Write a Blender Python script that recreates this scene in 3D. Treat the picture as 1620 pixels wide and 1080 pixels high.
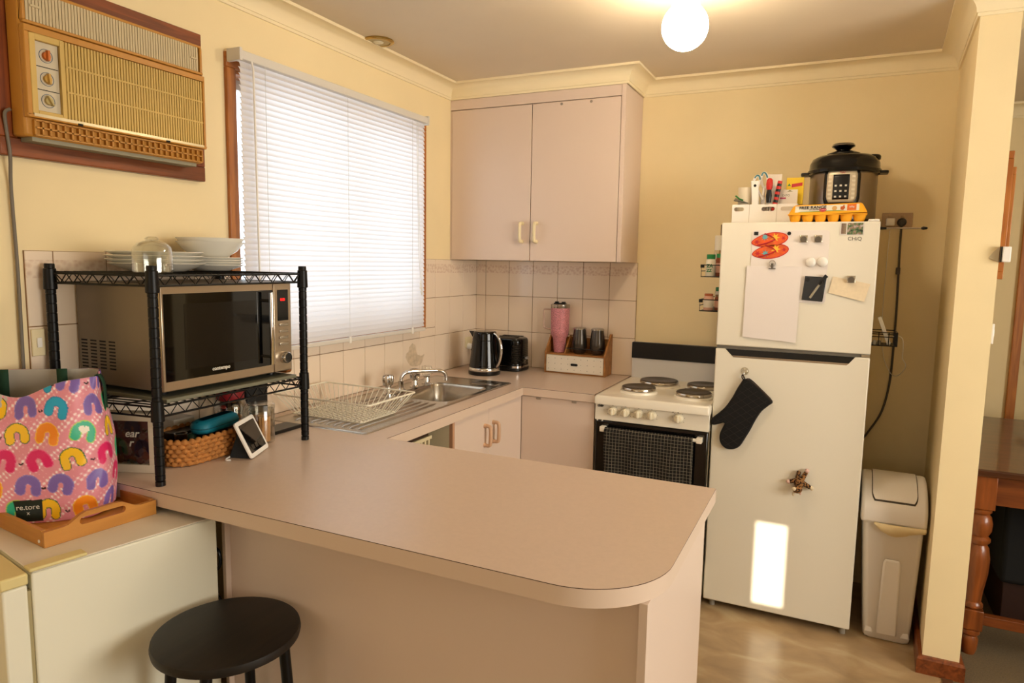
import bpy, bmesh, math, random
from mathutils import Vector, Matrix
random.seed(7)
PI = math.pi
for _o in list(bpy.data.objects): bpy.data.objects.remove(_o)
SC = bpy.context.scene
COL = SC.collection

# ------------------------------------------------------------------ camera
_c = bpy.data.cameras.new('camera'); CAM = bpy.data.objects.new('camera', _c); COL.objects.link(CAM)
_c.sensor_width = 36.0; _c.lens = 1082.2023 / 1620 * 36.0; _c.clip_start = 0.02; _c.clip_end = 200
def _cam_matrix(pos, yaw, pit, rol):
    cy, sy, cp, sp = math.cos(yaw), math.sin(yaw), math.cos(pit), math.sin(pit)
    f = Vector((-sy*cp, cy*cp, -sp)); r = Vector((cy, sy, 0)); u = r.cross(f)
    cr, sr = math.cos(rol), math.sin(rol)
    R, U = cr*r + sr*u, -sr*r + cr*u
    return Matrix(((R.x, U.x, -f.x, pos[0]), (R.y, U.y, -f.y, pos[1]), (R.z, U.z, -f.z, pos[2]), (0, 0, 0, 1)))
CAM.matrix_world = _cam_matrix((1.9191, -3.5350, 1.4902), 0.443293, 0.114823, 0.017310)
SC.camera = CAM

# ------------------------------------------------------------------ world, sun, window and fill light, exposure
W = bpy.data.worlds.new('sky'); SC.world = W; W.use_nodes = True
_bg = W.node_tree.nodes['Background']; _bg.inputs[0].default_value = (0.74, 0.86, 1.0, 1); _bg.inputs[1].default_value = 5.0
def light(name, typ, loc, energy, color, **kw):
    l = bpy.data.lights.new(name, typ); l.energy = energy; l.color = color
    o = bpy.data.objects.new(name, l); COL.objects.link(o); o.location = loc
    for k, v in kw.items(): setattr(l, k, v)
    return o
SUN_TO = Vector((0.25, -1.0, 0.25)).normalized()          # towards the low sun behind the room
_s = light('sun', 'SUN', (3, -8, 4), 9.0, (1.0, 0.90, 0.72), angle=math.radians(0.3))
_s.rotation_euler = SUN_TO.to_track_quat('Z', 'Y').to_euler()
# area lamps: daylight of the living-room side window, and an added rear fill
_a = light('side_window_light', 'AREA', (4.50, -2.35, 1.50), 84.0, (1.0, 0.965, 0.88), shape='RECTANGLE', size=1.9, size_y=1.15)
_a.rotation_euler = Vector((1, 0, 0)).to_track_quat('Z', 'Y').to_euler()
_a = light('rear_fill_light', 'AREA', (1.1, -5.10, 1.50), 6.0, (1.0, 0.95, 0.88), shape='RECTANGLE', size=1.5, size_y=1.15)
_a.rotation_euler = Vector((0, -1, 0)).to_track_quat('Z', 'Y').to_euler()
# portal that guides sky light through the kitchen window
_p = light('kitchen_window_portal', 'AREA', (-0.14, -1.176, 1.66), 1.0, (1, 1, 1), shape='RECTANGLE', size=1.14, size_y=0.94)
_p.rotation_euler = Vector((-1, 0, 0)).to_track_quat('Z', 'Y').to_euler(); _p.data.cycles.is_portal = True
GLOBE_POWER = 76.0
SC.view_settings.view_transform = 'Standard'; SC.view_settings.look = 'None'
SC.view_settings.exposure = 0.0; SC.view_settings.gamma = 1.0; SC.view_settings.use_curve_mapping = False

# ------------------------------------------------------------------ materials
def lin(h):
    h = h.lstrip('#'); o = []
    for i in (0, 2, 4):
        c = int(h[i:i+2], 16) / 255; o.append(c/12.92 if c <= .04045 else ((c+.055)/1.055)**2.4)
    return tuple(o) + (1.0,)
MATS = {}
def mat(name, col, rough=.5, metal=0.0, spec=.5, trans=0.0, ior=1.45, emit=None, estr=0.0, noise=0.0, nscale=20, bump=0.0, bscale=200, coat=0.0, stretch=None, alpha=1.0):
    """principled material; noise = amount of procedural tone variation, bump = fine relief"""
    if name in MATS: return MATS[name]
    m = bpy.data.materials.new(name); m.use_nodes = True; nt = m.node_tree; b = nt.nodes['Principled BSDF']
    c = lin(col) if isinstance(col, str) else col
    I = b.inputs
    I['Base Color'].default_value = c; I['Roughness'].default_value = rough; I['Metallic'].default_value = metal
    I['Specular IOR Level'].default_value = spec; I['Transmission Weight'].default_value = trans; I['IOR'].default_value = ior
    I['Coat Weight'].default_value = coat; I['Alpha'].default_value = alpha
    if emit: I['Emission Color'].default_value = lin(emit) if isinstance(emit, str) else emit; I['Emission Strength'].default_value = estr
    m.diffuse_color = c
    if noise or bump:
        tc = nt.nodes.new('ShaderNodeTexCoord'); mp = nt.nodes.new('ShaderNodeMapping'); nt.links.new(tc.outputs['Object'], mp.inputs[0])
        if stretch: mp.inputs['Scale'].default_value = stretch
        if noise:
            n = nt.nodes.new('ShaderNodeTexNoise'); n.inputs['Scale'].default_value = nscale; n.inputs['Detail'].default_value = 5
            nt.links.new(mp.outputs[0], n.inputs[0])
            r = nt.nodes.new('ShaderNodeValToRGB'); r.color_ramp.elements[0].position = .3; r.color_ramp.elements[1].position = .72
            r.color_ramp.elements[0].color = tuple(x*(1-noise) for x in c[:3]) + (1,); r.color_ramp.elements[1].color = tuple(min(1, x*(1+noise*.6)) for x in c[:3]) + (1,)
            nt.links.new(n.outputs[0], r.inputs[0]); nt.links.new(r.outputs[0], I['Base Color'])
        if bump:
            n2 = nt.nodes.new('ShaderNodeTexNoise'); n2.inputs['Scale'].default_value = bscale; nt.links.new(mp.outputs[0], n2.inputs[0])
            bp = nt.nodes.new('ShaderNodeBump'); bp.inputs['Strength'].default_value = bump; bp.inputs['Distance'].default_value = .002
            nt.links.new(n2.outputs[0], bp.inputs['Height']); nt.links.new(bp.outputs[0], I['Normal'])
    MATS[name] = m; return m
def vcol_mat(name, rough=.6, bump=0.0):
    """material that shows a printed pattern stored on the mesh"""
    m = mat(name, '#ffffff', rough, bump=bump, bscale=60); nt = m.node_tree
    a = nt.nodes.new('ShaderNodeVertexColor'); a.layer_name = 'print'
    nt.links.new(a.outputs[0], nt.nodes['Principled BSDF'].inputs['Base Color']); return m
def clearmat(name, col='#ffffff', rough=.03, mix=.75, tint=.0):
    """thin clear plastic or glass: mostly see-through with a glossy skin"""
    if name in MATS: return MATS[name]
    m = bpy.data.materials.new(name); m.use_nodes = True; nt = m.node_tree; nt.nodes.clear()
    o = nt.nodes.new('ShaderNodeOutputMaterial'); t = nt.nodes.new('ShaderNodeBsdfTransparent'); g = nt.nodes.new('ShaderNodeBsdfGlossy')
    t.inputs[0].default_value = lin(col); g.inputs[0].default_value = (1, 1, 1, 1); g.inputs['Roughness'].default_value = rough
    f = nt.nodes.new('ShaderNodeLayerWeight'); f.inputs[0].default_value = .25
    mr = nt.nodes.new('ShaderNodeMapRange'); mr.inputs[3].default_value = 1-mix; mr.inputs[4].default_value = .75
    nt.links.new(f.outputs['Facing'], mr.inputs[0])
    x = nt.nodes.new('ShaderNodeMixShader'); nt.links.new(mr.outputs[0], x.inputs[0]); nt.links.new(t.outputs[0], x.inputs[1]); nt.links.new(g.outputs[0], x.inputs[2])
    nt.links.new(x.outputs[0], o.inputs[0]); MATS[name] = m; return m
def wood(name, c1, c2, rough=.4, axis='z', scale=9, coat=.1):
    """stretched-noise wood grain running along one axis"""
    if name in MATS: return MATS[name]
    m = mat(name, c1, rough, coat=coat); nt = m.node_tree; b = nt.nodes['Principled BSDF']
    tc = nt.nodes.new('ShaderNodeTexCoord'); mp = nt.nodes.new('ShaderNodeMapping'); nt.links.new(tc.outputs['Object'], mp.inputs[0])
    mp.inputs['Scale'].default_value = {'x': (.08, 1, 1), 'y': (1, .08, 1), 'z': (1, 1, .08)}[axis]
    n = nt.nodes.new('ShaderNodeTexNoise'); n.inputs['Scale'].default_value = scale*6; n.inputs['Detail'].default_value = 6; n.inputs['Distortion'].default_value = .6
    nt.links.new(mp.outputs[0], n.inputs[0]); r = nt.nodes.new('ShaderNodeValToRGB')
    r.color_ramp.elements[0].position = .35; r.color_ramp.elements[1].position = .68
    r.color_ramp.elements[0].color = lin(c2); r.color_ramp.elements[1].color = lin(c1)
    nt.links.new(n.outputs[0], r.inputs[0]); nt.links.new(r.outputs[0], b.inputs['Base Color']); return m

# ------------------------------------------------------------------ mesh helpers
WM = {}
def wm(o): return WM.get(o.name, Matrix.Identity(4)) if o else Matrix.Identity(4)
class MB:
    def __init__(s): s.v = []; s.f = []; s.mi = []; s.cm = 0
    def add(s, vs, fs):
        b = len(s.v); s.v += [tuple(v) for v in vs]; s.f += [tuple(i+b for i in f) for f in fs]; s.mi += [s.cm]*len(fs); return s
    def box(s, x0, x1, y0, y1, z0, z1):
        return s.add([(x0,y0,z0),(x1,y0,z0),(x1,y1,z0),(x0,y1,z0),(x0,y0,z1),(x1,y0,z1),(x1,y1,z1),(x0,y1,z1)],
                     [(0,3,2,1),(4,5,6,7),(0,1,5,4),(1,2,6,5),(2,3,7,6),(3,0,4,7)])
    def cyl(s, p0, p1, r0, r1=None, n=16, cap=True):
        r1 = r0 if r1 is None else r1; p0, p1 = Vector(p0), Vector(p1); d = (p1-p0).normalized()
        a = d.orthogonal().normalized(); b = d.cross(a); vs = []
        for P, r in ((p0, r0), (p1, r1)):
            for k in range(n): t = 2*PI*k/n; vs.append(P + a*(r*math.cos(t)) + b*(r*math.sin(t)))
        fs = [(k, (k+1) % n, n+(k+1) % n, n+k) for k in range(n)]
        if cap: fs += [tuple(range(n-1, -1, -1)), tuple(range(n, 2*n))]
        return s.add(vs, fs)
    def tube(s, pts, r, n=8, closed=False, rs=None):
        pts = [Vector(p) for p in pts]; N = len(pts); vs = []; fs = []; a = None
        for i, P in enumerate(pts):
            if closed: d = pts[(i+1) % N]-pts[i-1]
            else: d = pts[min(i+1, N-1)]-pts[max(i-1, 0)]
            d.normalize()
            if a is None: a = d.orthogonal().normalized()
            else:
                a = a - d*a.dot(d); a = a.normalized() if a.length > 1e-6 else d.orthogonal().normalized()
            b = d.cross(a); rr = rs[i] if rs else r
            for k in range(n): t = 2*PI*k/n; vs.append(P + a*(rr*math.cos(t)) + b*(rr*math.sin(t)))
        M = N if closed else N-1
        for i in range(M):
            j = (i+1) % N
            for k in range(n): fs.append((i*n+k, i*n+(k+1) % n, j*n+(k+1) % n, j*n+k))
        if not closed: fs += [tuple(range(n-1, -1, -1)), tuple((N-1)*n+k for k in range(n))]
        return s.add(vs, fs)
    def lathe(s, prof, c=(0, 0, 0), n=32, axis='z', cap=True):
        vs = []; fs = []; N = len(prof)
        for r, z in prof:
            for k in range(n):
                t = 2*PI*k/n; x, y = r*math.cos(t), r*math.sin(t)
                q = (x, y, z) if axis == 'z' else ((x, -z, y) if axis == '-y' else (z, x, y))
                vs.append((c[0]+q[0], c[1]+q[1], c[2]+q[2]))
        for i in range(N-1):
            for k in range(n): fs.append((i*n+k, i*n+(k+1) % n, (i+1)*n+(k+1) % n, (i+1)*n+k))
        if cap and prof[0][0] > 1e-6: fs.append(tuple(range(n-1, -1, -1)))
        if cap and prof[-1][0] > 1e-6: fs.append(tuple((N-1)*n+k for k in range(n)))
        return s.add(vs, fs)
    def prism(s, pts, a, b, plane='xy'):
        n = len(pts); q = {'xy': lambda u, v, w: (u, v, w), 'xz': lambda u, v, w: (u, w, v), 'yz': lambda u, v, w: (w, u, v)}[plane]
        vs = [q(u, v, a) for u, v in pts] + [q(u, v, b) for u, v in pts]
        return s.add(vs, [tuple(range(n-1, -1, -1)), tuple(range(n, 2*n))] + [(k, (k+1) % n, n+(k+1) % n, n+k) for k in range(n)])
    def loft(s, loops, cap0=True, cap1=True):
        n = len(loops[0]); vs = [p for l in loops for p in l]; fs = []
        for i in range(len(loops)-1):
            for k in range(n): fs.append((i*n+k, i*n+(k+1) % n, (i+1)*n+(k+1) % n, (i+1)*n+k))
        if cap0: fs.append(tuple(range(n-1, -1, -1)))
        if cap1: fs.append(tuple((len(loops)-1)*n+k for k in range(n)))
        return s.add(vs, fs)
    def ball(s, c, r, n=16, m=10, sc=(1, 1, 1)):
        pr = [(max(1e-7, math.sin(PI*i/m)), -math.cos(PI*i/m)) for i in range(m+1)]; vs = []; fs = []
        for a, z in pr:
            for k in range(n): t = 2*PI*k/n; vs.append((c[0]+r*sc[0]*a*math.cos(t), c[1]+r*sc[1]*a*math.sin(t), c[2]+r*sc[2]*z))
        for i in range(m):
            for k in range(n): fs.append((i*n+k, i*n+(k+1) % n, (i+1)*n+(k+1) % n, (i+1)*n+k))
        return s.add(vs, fs)
    def xform(s, M):
        s.v = [tuple(M @ Vector(v)) for v in s.v]; return s
    def build(s, name, m, parent=None, smooth=None, bevel=0, seg=2, local=False, kind=None, solid=0):
        me = bpy.data.meshes.new(name); me.from_pydata(s.v, [], s.f)
        for k in (m if isinstance(m, (list, tuple)) else [m]): me.materials.append(k)
        if isinstance(m, (list, tuple)): me.polygons.foreach_set('material_index', s.mi)
        b = bmesh.new(); b.from_mesh(me); bmesh.ops.remove_doubles(b, verts=b.verts, dist=1e-6); bmesh.ops.recalc_face_normals(b, faces=b.faces); b.to_mesh(me); b.free()
        o = bpy.data.objects.new(name, me); COL.objects.link(o)
        if parent is not None:
            o.parent = parent; WM[o.name] = wm(parent)
            if not local: me.transform(wm(parent).inverted())
        else:
            xs, ys, zs = zip(*[v.co for v in me.vertices]); c = Vector(((min(xs)+max(xs))/2, (min(ys)+max(ys))/2, min(zs)))
            me.transform(Matrix.Translation(-c)); o.location = c; WM[o.name] = Matrix.Translation(c)
        if smooth is not None: me.shade_smooth(); me.set_sharp_from_angle(angle=math.radians(smooth))
        if bevel:
            d = o.modifiers.new('bevel', 'BEVEL'); d.width = bevel; d.segments = seg; d.limit_method = 'ANGLE'; d.angle_limit = math.radians(40)
            if smooth is None: me.shade_smooth(); me.set_sharp_from_angle(angle=math.radians(30))
        if solid:
            d = o.modifiers.new('thick', 'SOLIDIFY'); d.thickness = solid; d.offset = 0
        if kind: o['kind'] = kind
        return o
def thing(name, label, cat, loc=(0, 0, 0), rotz=0.0, group=None):
    o = bpy.data.objects.new(name, None); COL.objects.link(o); o.location = loc; o.rotation_euler = (0, 0, rotz)
    o.empty_display_size = .05
    WM[o.name] = Matrix.Translation(loc) @ Matrix.Rotation(rotz, 4, 'Z'); return tag(o, label, cat, group)
def tag(o, label, cat, group=None):
    o['label'] = label; o['category'] = cat
    if group: o['group'] = group
    return o
def lab(o, l): o['label'] = l; return o
def struct(o): o['kind'] = 'structure'; return o
def copy_part(src, parent, loc=None, rot=None):
    o = src.copy(); COL.objects.link(o); o.parent = parent; WM[o.name] = wm(parent)
    if loc is not None: o.location = loc
    if rot is not None: o.rotation_euler = rot
    return o
def copy_tree(src, loc, rotz=0.0, label=None, group=None):
    r = src.copy(); COL.objects.link(r); r.location = loc; r.rotation_euler = (0, 0, rotz); WM[r.name] = Matrix.Translation(loc) @ Matrix.Rotation(rotz, 4, 'Z')
    if label: r['label'] = label
    if group: r['group'] = group
    for ch in [c for c in bpy.data.objects if c.parent == src]:
        c = ch.copy(); COL.objects.link(c); c.parent = r; WM[c.name] = wm(r)
        for g in [k for k in bpy.data.objects if k.parent == ch]:
            d = g.copy(); COL.objects.link(d); d.parent = c
    return r
def rrect(cx, cy, w, h, r, n=5):
    """rounded rectangle outline, counter-clockwise"""
    o = []
    for sx, sy, a0 in ((1, -1, -90), (1, 1, 0), (-1, 1, 90), (-1, -1, 180)):
        for k in range(n+1):
            a = math.radians(a0 + 90*k/n); o.append((cx+sx*(w/2-r)+r*math.cos(a), cy+sy*(h/2-r)+r*math.sin(a)))
    return o
def text(name, s, size, pos, right, up, m, parent, extr=.0004, align='CENTER', shear=0.0, bold=0.0):
    """lettering as flat geometry standing on a surface"""
    c = bpy.data.curves.new(name, 'FONT'); c.body = s; c.size = size; c.align_x = align; c.align_y = 'CENTER'; c.extrude = extr; c.shear = shear; c.offset = bold; c.resolution_u = 3
    t = bpy.data.objects.new(name, c); COL.objects.link(t); dg = bpy.context.evaluated_depsgraph_get()
    me = bpy.data.meshes.new_from_object(t.evaluated_get(dg)); bpy.data.objects.remove(t)
    r, u = Vector(right).normalized(), Vector(up).normalized(); n = r.cross(u); p = Vector(pos)
    me.transform(Matrix(((r.x, u.x, n.x, p.x), (r.y, u.y, n.y, p.y), (r.z, u.z, n.z, p.z), (0, 0, 0, 1))))
    me.materials.clear(); me.materials.append(m)
    o = bpy.data.objects.new(name, me); COL.objects.link(o); o.parent = parent; me.transform(wm(parent).inverted()); WM[o.name] = wm(parent); return o
def sweep(path, prof, closed=False):
    """profile (offset to the side of the path's travel, z) swept along a 2D path with mitred corners"""
    mb = MB(); N = len(path); vs = []; fs = []; n = len(prof); P = [Vector(p) for p in path]
    for i in range(N):
        d0 = (P[i]-P[i-1]).normalized() if (i > 0 or closed) else (P[1]-P[0]).normalized()
        d1 = (P[(i+1) % N]-P[i]).normalized() if (i < N-1 or closed) else d0
        n0, n1 = Vector((d0.y, -d0.x)), Vector((d1.y, -d1.x)); m = (n0+n1); m = m/(m.dot(n0)) if m.length > 1e-6 else n0
        for o, z in prof: q = P[i]+m*o; vs.append((q.x, q.y, z))
    M = N if closed else N-1
    for i in range(M):
        j = (i+1) % N
        for k in range(n): fs.append((i*n+k, i*n+(k+1) % n, j*n+(k+1) % n, j*n+k))
    if not closed: fs += [tuple(range(n-1, -1, -1)), tuple((N-1)*n+k for k in range(n))]
    return mb.add(vs, fs)
def arc(c, r, a0, a1, n): return [(c[0]+r*math.cos(math.radians(a0+(a1-a0)*k/n)), c[1]+r*math.sin(math.radians(a0+(a1-a0)*k/n))) for k in range(n+1)]
def smoothpath(pts, k=6):
    """Catmull-Rom through points"""
    P = [Vector(p) for p in pts]; P = [2*P[0]-P[1]] + P + [2*P[-1]-P[-2]]; o = []
    for i in range(1, len(P)-2):
        for j in range(k):
            t = j/k; a, b, c, d = P[i-1], P[i], P[i+1], P[i+2]
            o.append(.5*((2*b)+(c-a)*t+(2*a-5*b+4*c-d)*t*t+(3*b-a-3*c+d)*t**3))
    o.append(P[-2]); return o
def fill_holes(outer, holes, z0, z1):
    """flat slab with holes: returns an MB"""
    b = bmesh.new()
    for lp in [outer]+holes:
        vs = [b.verts.new((x, y, z0)) for x, y in lp]
        for i in range(len(vs)): b.edges.new((vs[i-1], vs[i]))
    bmesh.ops.triangle_fill(b, use_beauty=True, use_dissolve=False, edges=b.edges[:])
    r = bmesh.ops.extrude_face_region(b, geom=b.faces[:])
    for v in [e for e in r['geom'] if isinstance(e, bmesh.types.BMVert)]: v.co.z = z1
    b.verts.index_update(); mb = MB(); mb.add([v.co[:] for v in b.verts], [[v.index for v in f.verts] for f in b.faces]); b.free(); return mb
# ------------------------------------------------------------------ shared materials
M_wall = mat('wall_paint', '#eedaac', .75, noise=.04, nscale=3, bump=.05, bscale=160)
M_ceil = mat('ceiling_paint', '#dccdb4', .85, noise=.04, nscale=2)
M_corn = mat('cornice_paint', '#efdfb8', .6)
M_lam = mat('cabinet_laminate', '#dac5b4', .42, noise=.02, nscale=2)
M_top = mat('bench_laminate', '#d0baa8', .33, noise=.03, nscale=90)
M_edge = mat('bench_edge', '#d6c0ac', .4)
M_brown = mat('laminate_core', '#4a2a18', .6)
M_tile = mat('tile_glaze', '#ecd9c2', .16, noise=.02, nscale=4)
M_grout = mat('grout', '#8b6742', .9)
M_red = wood('red_stained_wood', '#8a4820', '#602e10', .38, 'y')
M_redz = wood('red_stained_wood_upright', '#9a5020', '#6a3012', .38, 'z')
M_win = wood('window_timber', '#c07832', '#9a5820', .4, 'z'); M_winy = wood('window_timber_y', '#c07832', '#9a5820', .4, 'y')
M_white = mat('white_enamel', '#e9e3d6', .32)
M_wplast = mat('white_plastic', '#ece7de', .4)
M_cream = mat('cream_plastic', '#e8d8ae', .4)
M_black = mat('black_plastic', '#0b0a0a', .3)
M_blackm = mat('black_powder_coat', '#080707', .38, spec=.3)
M_steel = mat('stainless', '#b9b2a8', .24, 1.0, bump=.03, bscale=300)
M_chrome = mat('chrome', '#dcdad6', .06, 1.0)
M_dark = mat('dark_void', '#0d0a08', .8)
M_glass = clearmat('clear_glass', '#fbfcfa', .03, .95)
M_bottle = clearmat('clear_plastic', '#f2f0ea', .08, .93)
M_porc = mat('porcelain', '#eae6da', .18)
M_wire = mat('white_coated_wire', '#ece4cf', .35)

# ------------------------------------------------------------------ shell
H = 2.41; REAR = -5.2; FAR = 1.2; RX = 4.6
def vinyl():
    m = mat('vinyl_floor', '#a98f6c', .28, coat=.15); nt = m.node_tree; b = nt.nodes['Principled BSDF']
    tc = nt.nodes.new('ShaderNodeTexCoord'); mp = nt.nodes.new('ShaderNodeMapping'); mp.inputs['Scale'].default_value = (3.0, 5.5, 1); mp.inputs['Rotation'].default_value = (0, 0, .5)
    nt.links.new(tc.outputs['Object'], mp.inputs[0]); n = nt.nodes.new('ShaderNodeTexNoise'); n.inputs['Scale'].default_value = 1.7; n.inputs['Detail'].default_value = 7; n.inputs['Distortion'].default_value = .7
    nt.links.new(mp.outputs[0], n.inputs[0]); r = nt.nodes.new('ShaderNodeValToRGB'); e = r.color_ramp.elements
    e[0].position = .3; e[0].color = lin('#937a5a'); e[1].position = .72; e[1].color = lin('#b8a480'); x = e.new(.52); x.color = lin('#a88d68')
    nt.links.new(n.outputs[0], r.inputs[0]); nt.links.new(r.outputs[0], b.inputs['Base Color']); return m
struct(MB().box(-.12, 2.37, REAR-.1, .1, -.05, 0).build('floor', vinyl()))
struct(MB().box(2.37, RX+.1, REAR-.1, FAR+.1, -.05, 0).build('floor_carpet', mat('carpet', '#6d5c42', .95, noise=.25, nscale=180, bump=.6, bscale=300)))
struct(MB().box(2.352, 2.386, REAR, -.72, 0, .004).build('trim_threshold', mat('threshold_strip', '#5a3a24', .5)))
struct(MB().box(-.12, RX+.1, REAR-.1, FAR+.1, H, H+.06).build('ceiling', M_ceil))
WY0, WY1, WZ0, WZ1 = -1.757, -.607, 1.195, 2.13          # kitchen window opening
wl = MB().box(-.12, 0, REAR-.1, WY0, 0, H).box(-.12, 0, WY1, .1, 0, H).box(-.12, 0, WY0, WY1, 0, WZ0).box(-.12, 0, WY0, WY1, WZ1, H)
wall_left = struct(wl.build('wall_left', M_wall))
wall_back = struct(MB().box(0, 2.325, 0, .1, 0, H).build('wall_back', M_wall))
struct(MB().prism([(2.288, -.70), (2.405, -.70), (2.405, FAR+.1), (2.325, FAR+.1), (2.325, 0)], 0, H).build('wall_partition', M_wall))
struct(MB().box(2.405, RX, FAR, FAR+.1, 0, H).build('wall_dining', M_wall))
struct(MB().box(RX, RX+.1, REAR-.1, FAR+.1, 0, H).build('wall_right', M_wall))
# rear wall: unseen slot, shaped to let one strip of sun onto the fridge
SX0, SX1, SZ0, SZ1 = 2.826, 2.970, 1.226, 1.604
rw = MB().box(-.12, SX0, REAR-.1, REAR, 0, H).box(SX1, RX, REAR-.1, REAR, 0, H).box(SX0, SX1, REAR-.1, REAR, 0, SZ0).box(SX0, SX1, REAR-.1, REAR, SZ1, H)
struct(rw.build('wall_rear', M_wall))
# unseen windows backing the area lamps, frames with opaque panes; the rear one is added
M_sheer = mat('sheer_curtain', '#f2ead8', .9)
w2 = struct(MB().box(RX-.03, RX, -3.4, -1.3, .82, .9).box(RX-.03, RX, -3.4, -1.3, 2.1, 2.18).box(RX-.03, RX, -3.4, -3.32, .9, 2.1).box(RX-.03, RX, -1.38, -1.3, .9, 2.1).build('window_2', M_redz))
MB().box(RX-.012, RX-.004, -3.32, -1.38, .9, 2.1).build('pane', M_sheer, w2)
w3 = struct(MB().box(.27, 1.93, REAR, REAR+.03, .82, .9).box(.27, 1.93, REAR, REAR+.03, 2.1, 2.18).box(.27, .35, REAR, REAR+.03, .9, 2.1).box(1.85, 1.93, REAR, REAR+.03, .9, 2.1).build('window_added', M_redz))
MB().box(.35, 1.85, REAR+.004, REAR+.012, .9, 2.1).build('pane', M_sheer, w3)
# cove cornice running round the cabinet and the partition
cove = [(0, 2.335), (.007, 2.335), (.009, 2.345)] + [(.012+.052*(1-math.cos(a)), 2.346+.052*math.sin(a)) for a in [PI/2*k/6 for k in range(7)]] + [(.076, 2.398), (.076, H-.0005), (0, H-.0005)]
struct(sweep([(.0, REAR), (0, -.302), (.960, -.302), (.960, 0), (2.325, 0), (2.288, -.70), (2.405, -.70), (2.405, FAR), (RX, FAR)], cove).build('trim_cornice', M_corn, smooth=35))
skirt = [(0, 0), (.018, 0), (.018, .056), (.012, .066), (0, .066)]
struct(sweep([(2.324, -.01), (2.288, -.70), (2.405, -.70), (2.405, FAR), (RX, FAR)], skirt).build('baseboard_partition', M_red))

# ------------------------------------------------------------------ tiles
def tile_border():
    m = mat('tile_border_glaze', '#ecd9c2', .16); nt = m.node_tree; b = nt.nodes['Principled BSDF']
    g = nt.nodes.new('ShaderNodeNewGeometry'); sp = nt.nodes.new('ShaderNodeSeparateXYZ'); nt.links.new(g.outputs['Position'], sp.inputs[0])
    def math_(op, a, bb): 
        n = nt.nodes.new('ShaderNodeMath'); n.operation = op
        for i, q in enumerate((a, bb)):
            if hasattr(q, 'links') or hasattr(q, 'node'): nt.links.new(q, n.inputs[i])
            else: n.inputs[i].default_value = q
        return n.outputs[0]
    band = math_('MULTIPLY', math_('GREATER_THAN', sp.outputs[2], 1.428), math_('LESS_THAN', sp.outputs[2], 1.476))
    v = nt.nodes.new('ShaderNodeTexVoronoi'); v.inputs['Scale'].default_value = 70; nt.links.new(g.outputs['Position'], v.inputs[0])
    r = nt.nodes.new('ShaderNodeValToRGB'); r.color_ramp.elements[0].color = lin('#c39a80'); r.color_ramp.elements[1].color = lin('#ead6c0'); r.color_ramp.elements[0].position = .15; r.color_ramp.elements[1].position = .7
    nt.links.new(v.outputs['Distance'], r.inputs[0])
    x = nt.nodes.new('ShaderNodeMix'); x.data_type = 'RGBA'; nt.links.new(math_('MULTIPLY', band, .5), x.inputs['Factor']); x.inputs['A'].default_value = lin('#ecd9c2')
    nt.links.new(r.outputs[0], x.inputs['B']); nt.links.new(x.outputs['Result'], b.inputs['Base Color']); return m
M_tb = tile_border()
TG, TT = .0011, .006
_tc = {}
def tile(wall, u0, u1, z0, z1):
    """one glazed tile on the side wall ('L', u = y) or the back wall ('B', u = x), grout gap round it"""
    w, h = u1-u0-2*TG, z1-z0-2*TG
    if w < .004 or h < .004: return
    m = M_tb if z0 > 1.29 else M_tile; par = wall_left if wall == 'L' else wall_back
    key = (wall, round(w, 4), round(h, 4), m.name)
    loc = Vector((0, u0+TG, z0+TG)) if wall == 'L' else Vector((u0+TG, 0, z0+TG))
    lp = wm(par).inverted() @ loc
    if key in _tc: o = _tc[key].copy(); COL.objects.link(o)
    else:
        mb = MB().box(.001, TT, 0, w, 0, h) if wall == 'L' else MB().box(0, w, -TT, -.001, 0, h)
        o = mb.build('tile', m, par, local=True, bevel=.0012, seg=1); _tc[key] = o
    o.parent = par; o.location = lp
ROWS = [(.9, 1.1), (1.1, 1.3), (1.3, 1.5)]
ye = [0.0]+[-.158-.149*k for k in range(16)]+[-2.466]
ye = [y for y in ye if y >= -2.4661]
F0, F1, FZ = -1.797, -.556, 1.145                          # outline of the window surround
for i in range(len(ye)-1):
    b, a = ye[i], ye[i+1]
    for z0, z1 in ROWS:
        if z1 <= FZ or b <= F0 or a >= F1: tile('L', a, b, z0, z1); continue
        if z0 < FZ: tile('L', a, b, z0, FZ)
        zz = max(z0, FZ)
        if a < F0: tile('L', a, F0, z0 if z0 >= FZ else zz, z1)
        if b > F1: tile('L', F1, b, z0 if z0 >= FZ else zz, z1)
xe = [0.006]+[.0686+.149*k for k in range(7)]
for i in range(len(xe)-1):
    for z0, z1 in ROWS: tile('B', xe[i], xe[i+1], z0, z1)
lab(MB().box(.0002, .0035, -2.466, 0, .9, 1.147).box(.0002, .0035, -2.466, F0, 1.147, 1.5).box(.0002, .0035, F1, 0, 1.147, 1.5).build('grout', M_grout, wall_left), 'brown grout behind the tiles')
MB().box(0.004, .9626, -.0035, -.0002, .9, 1.5).build('grout', M_grout, wall_back)

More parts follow.
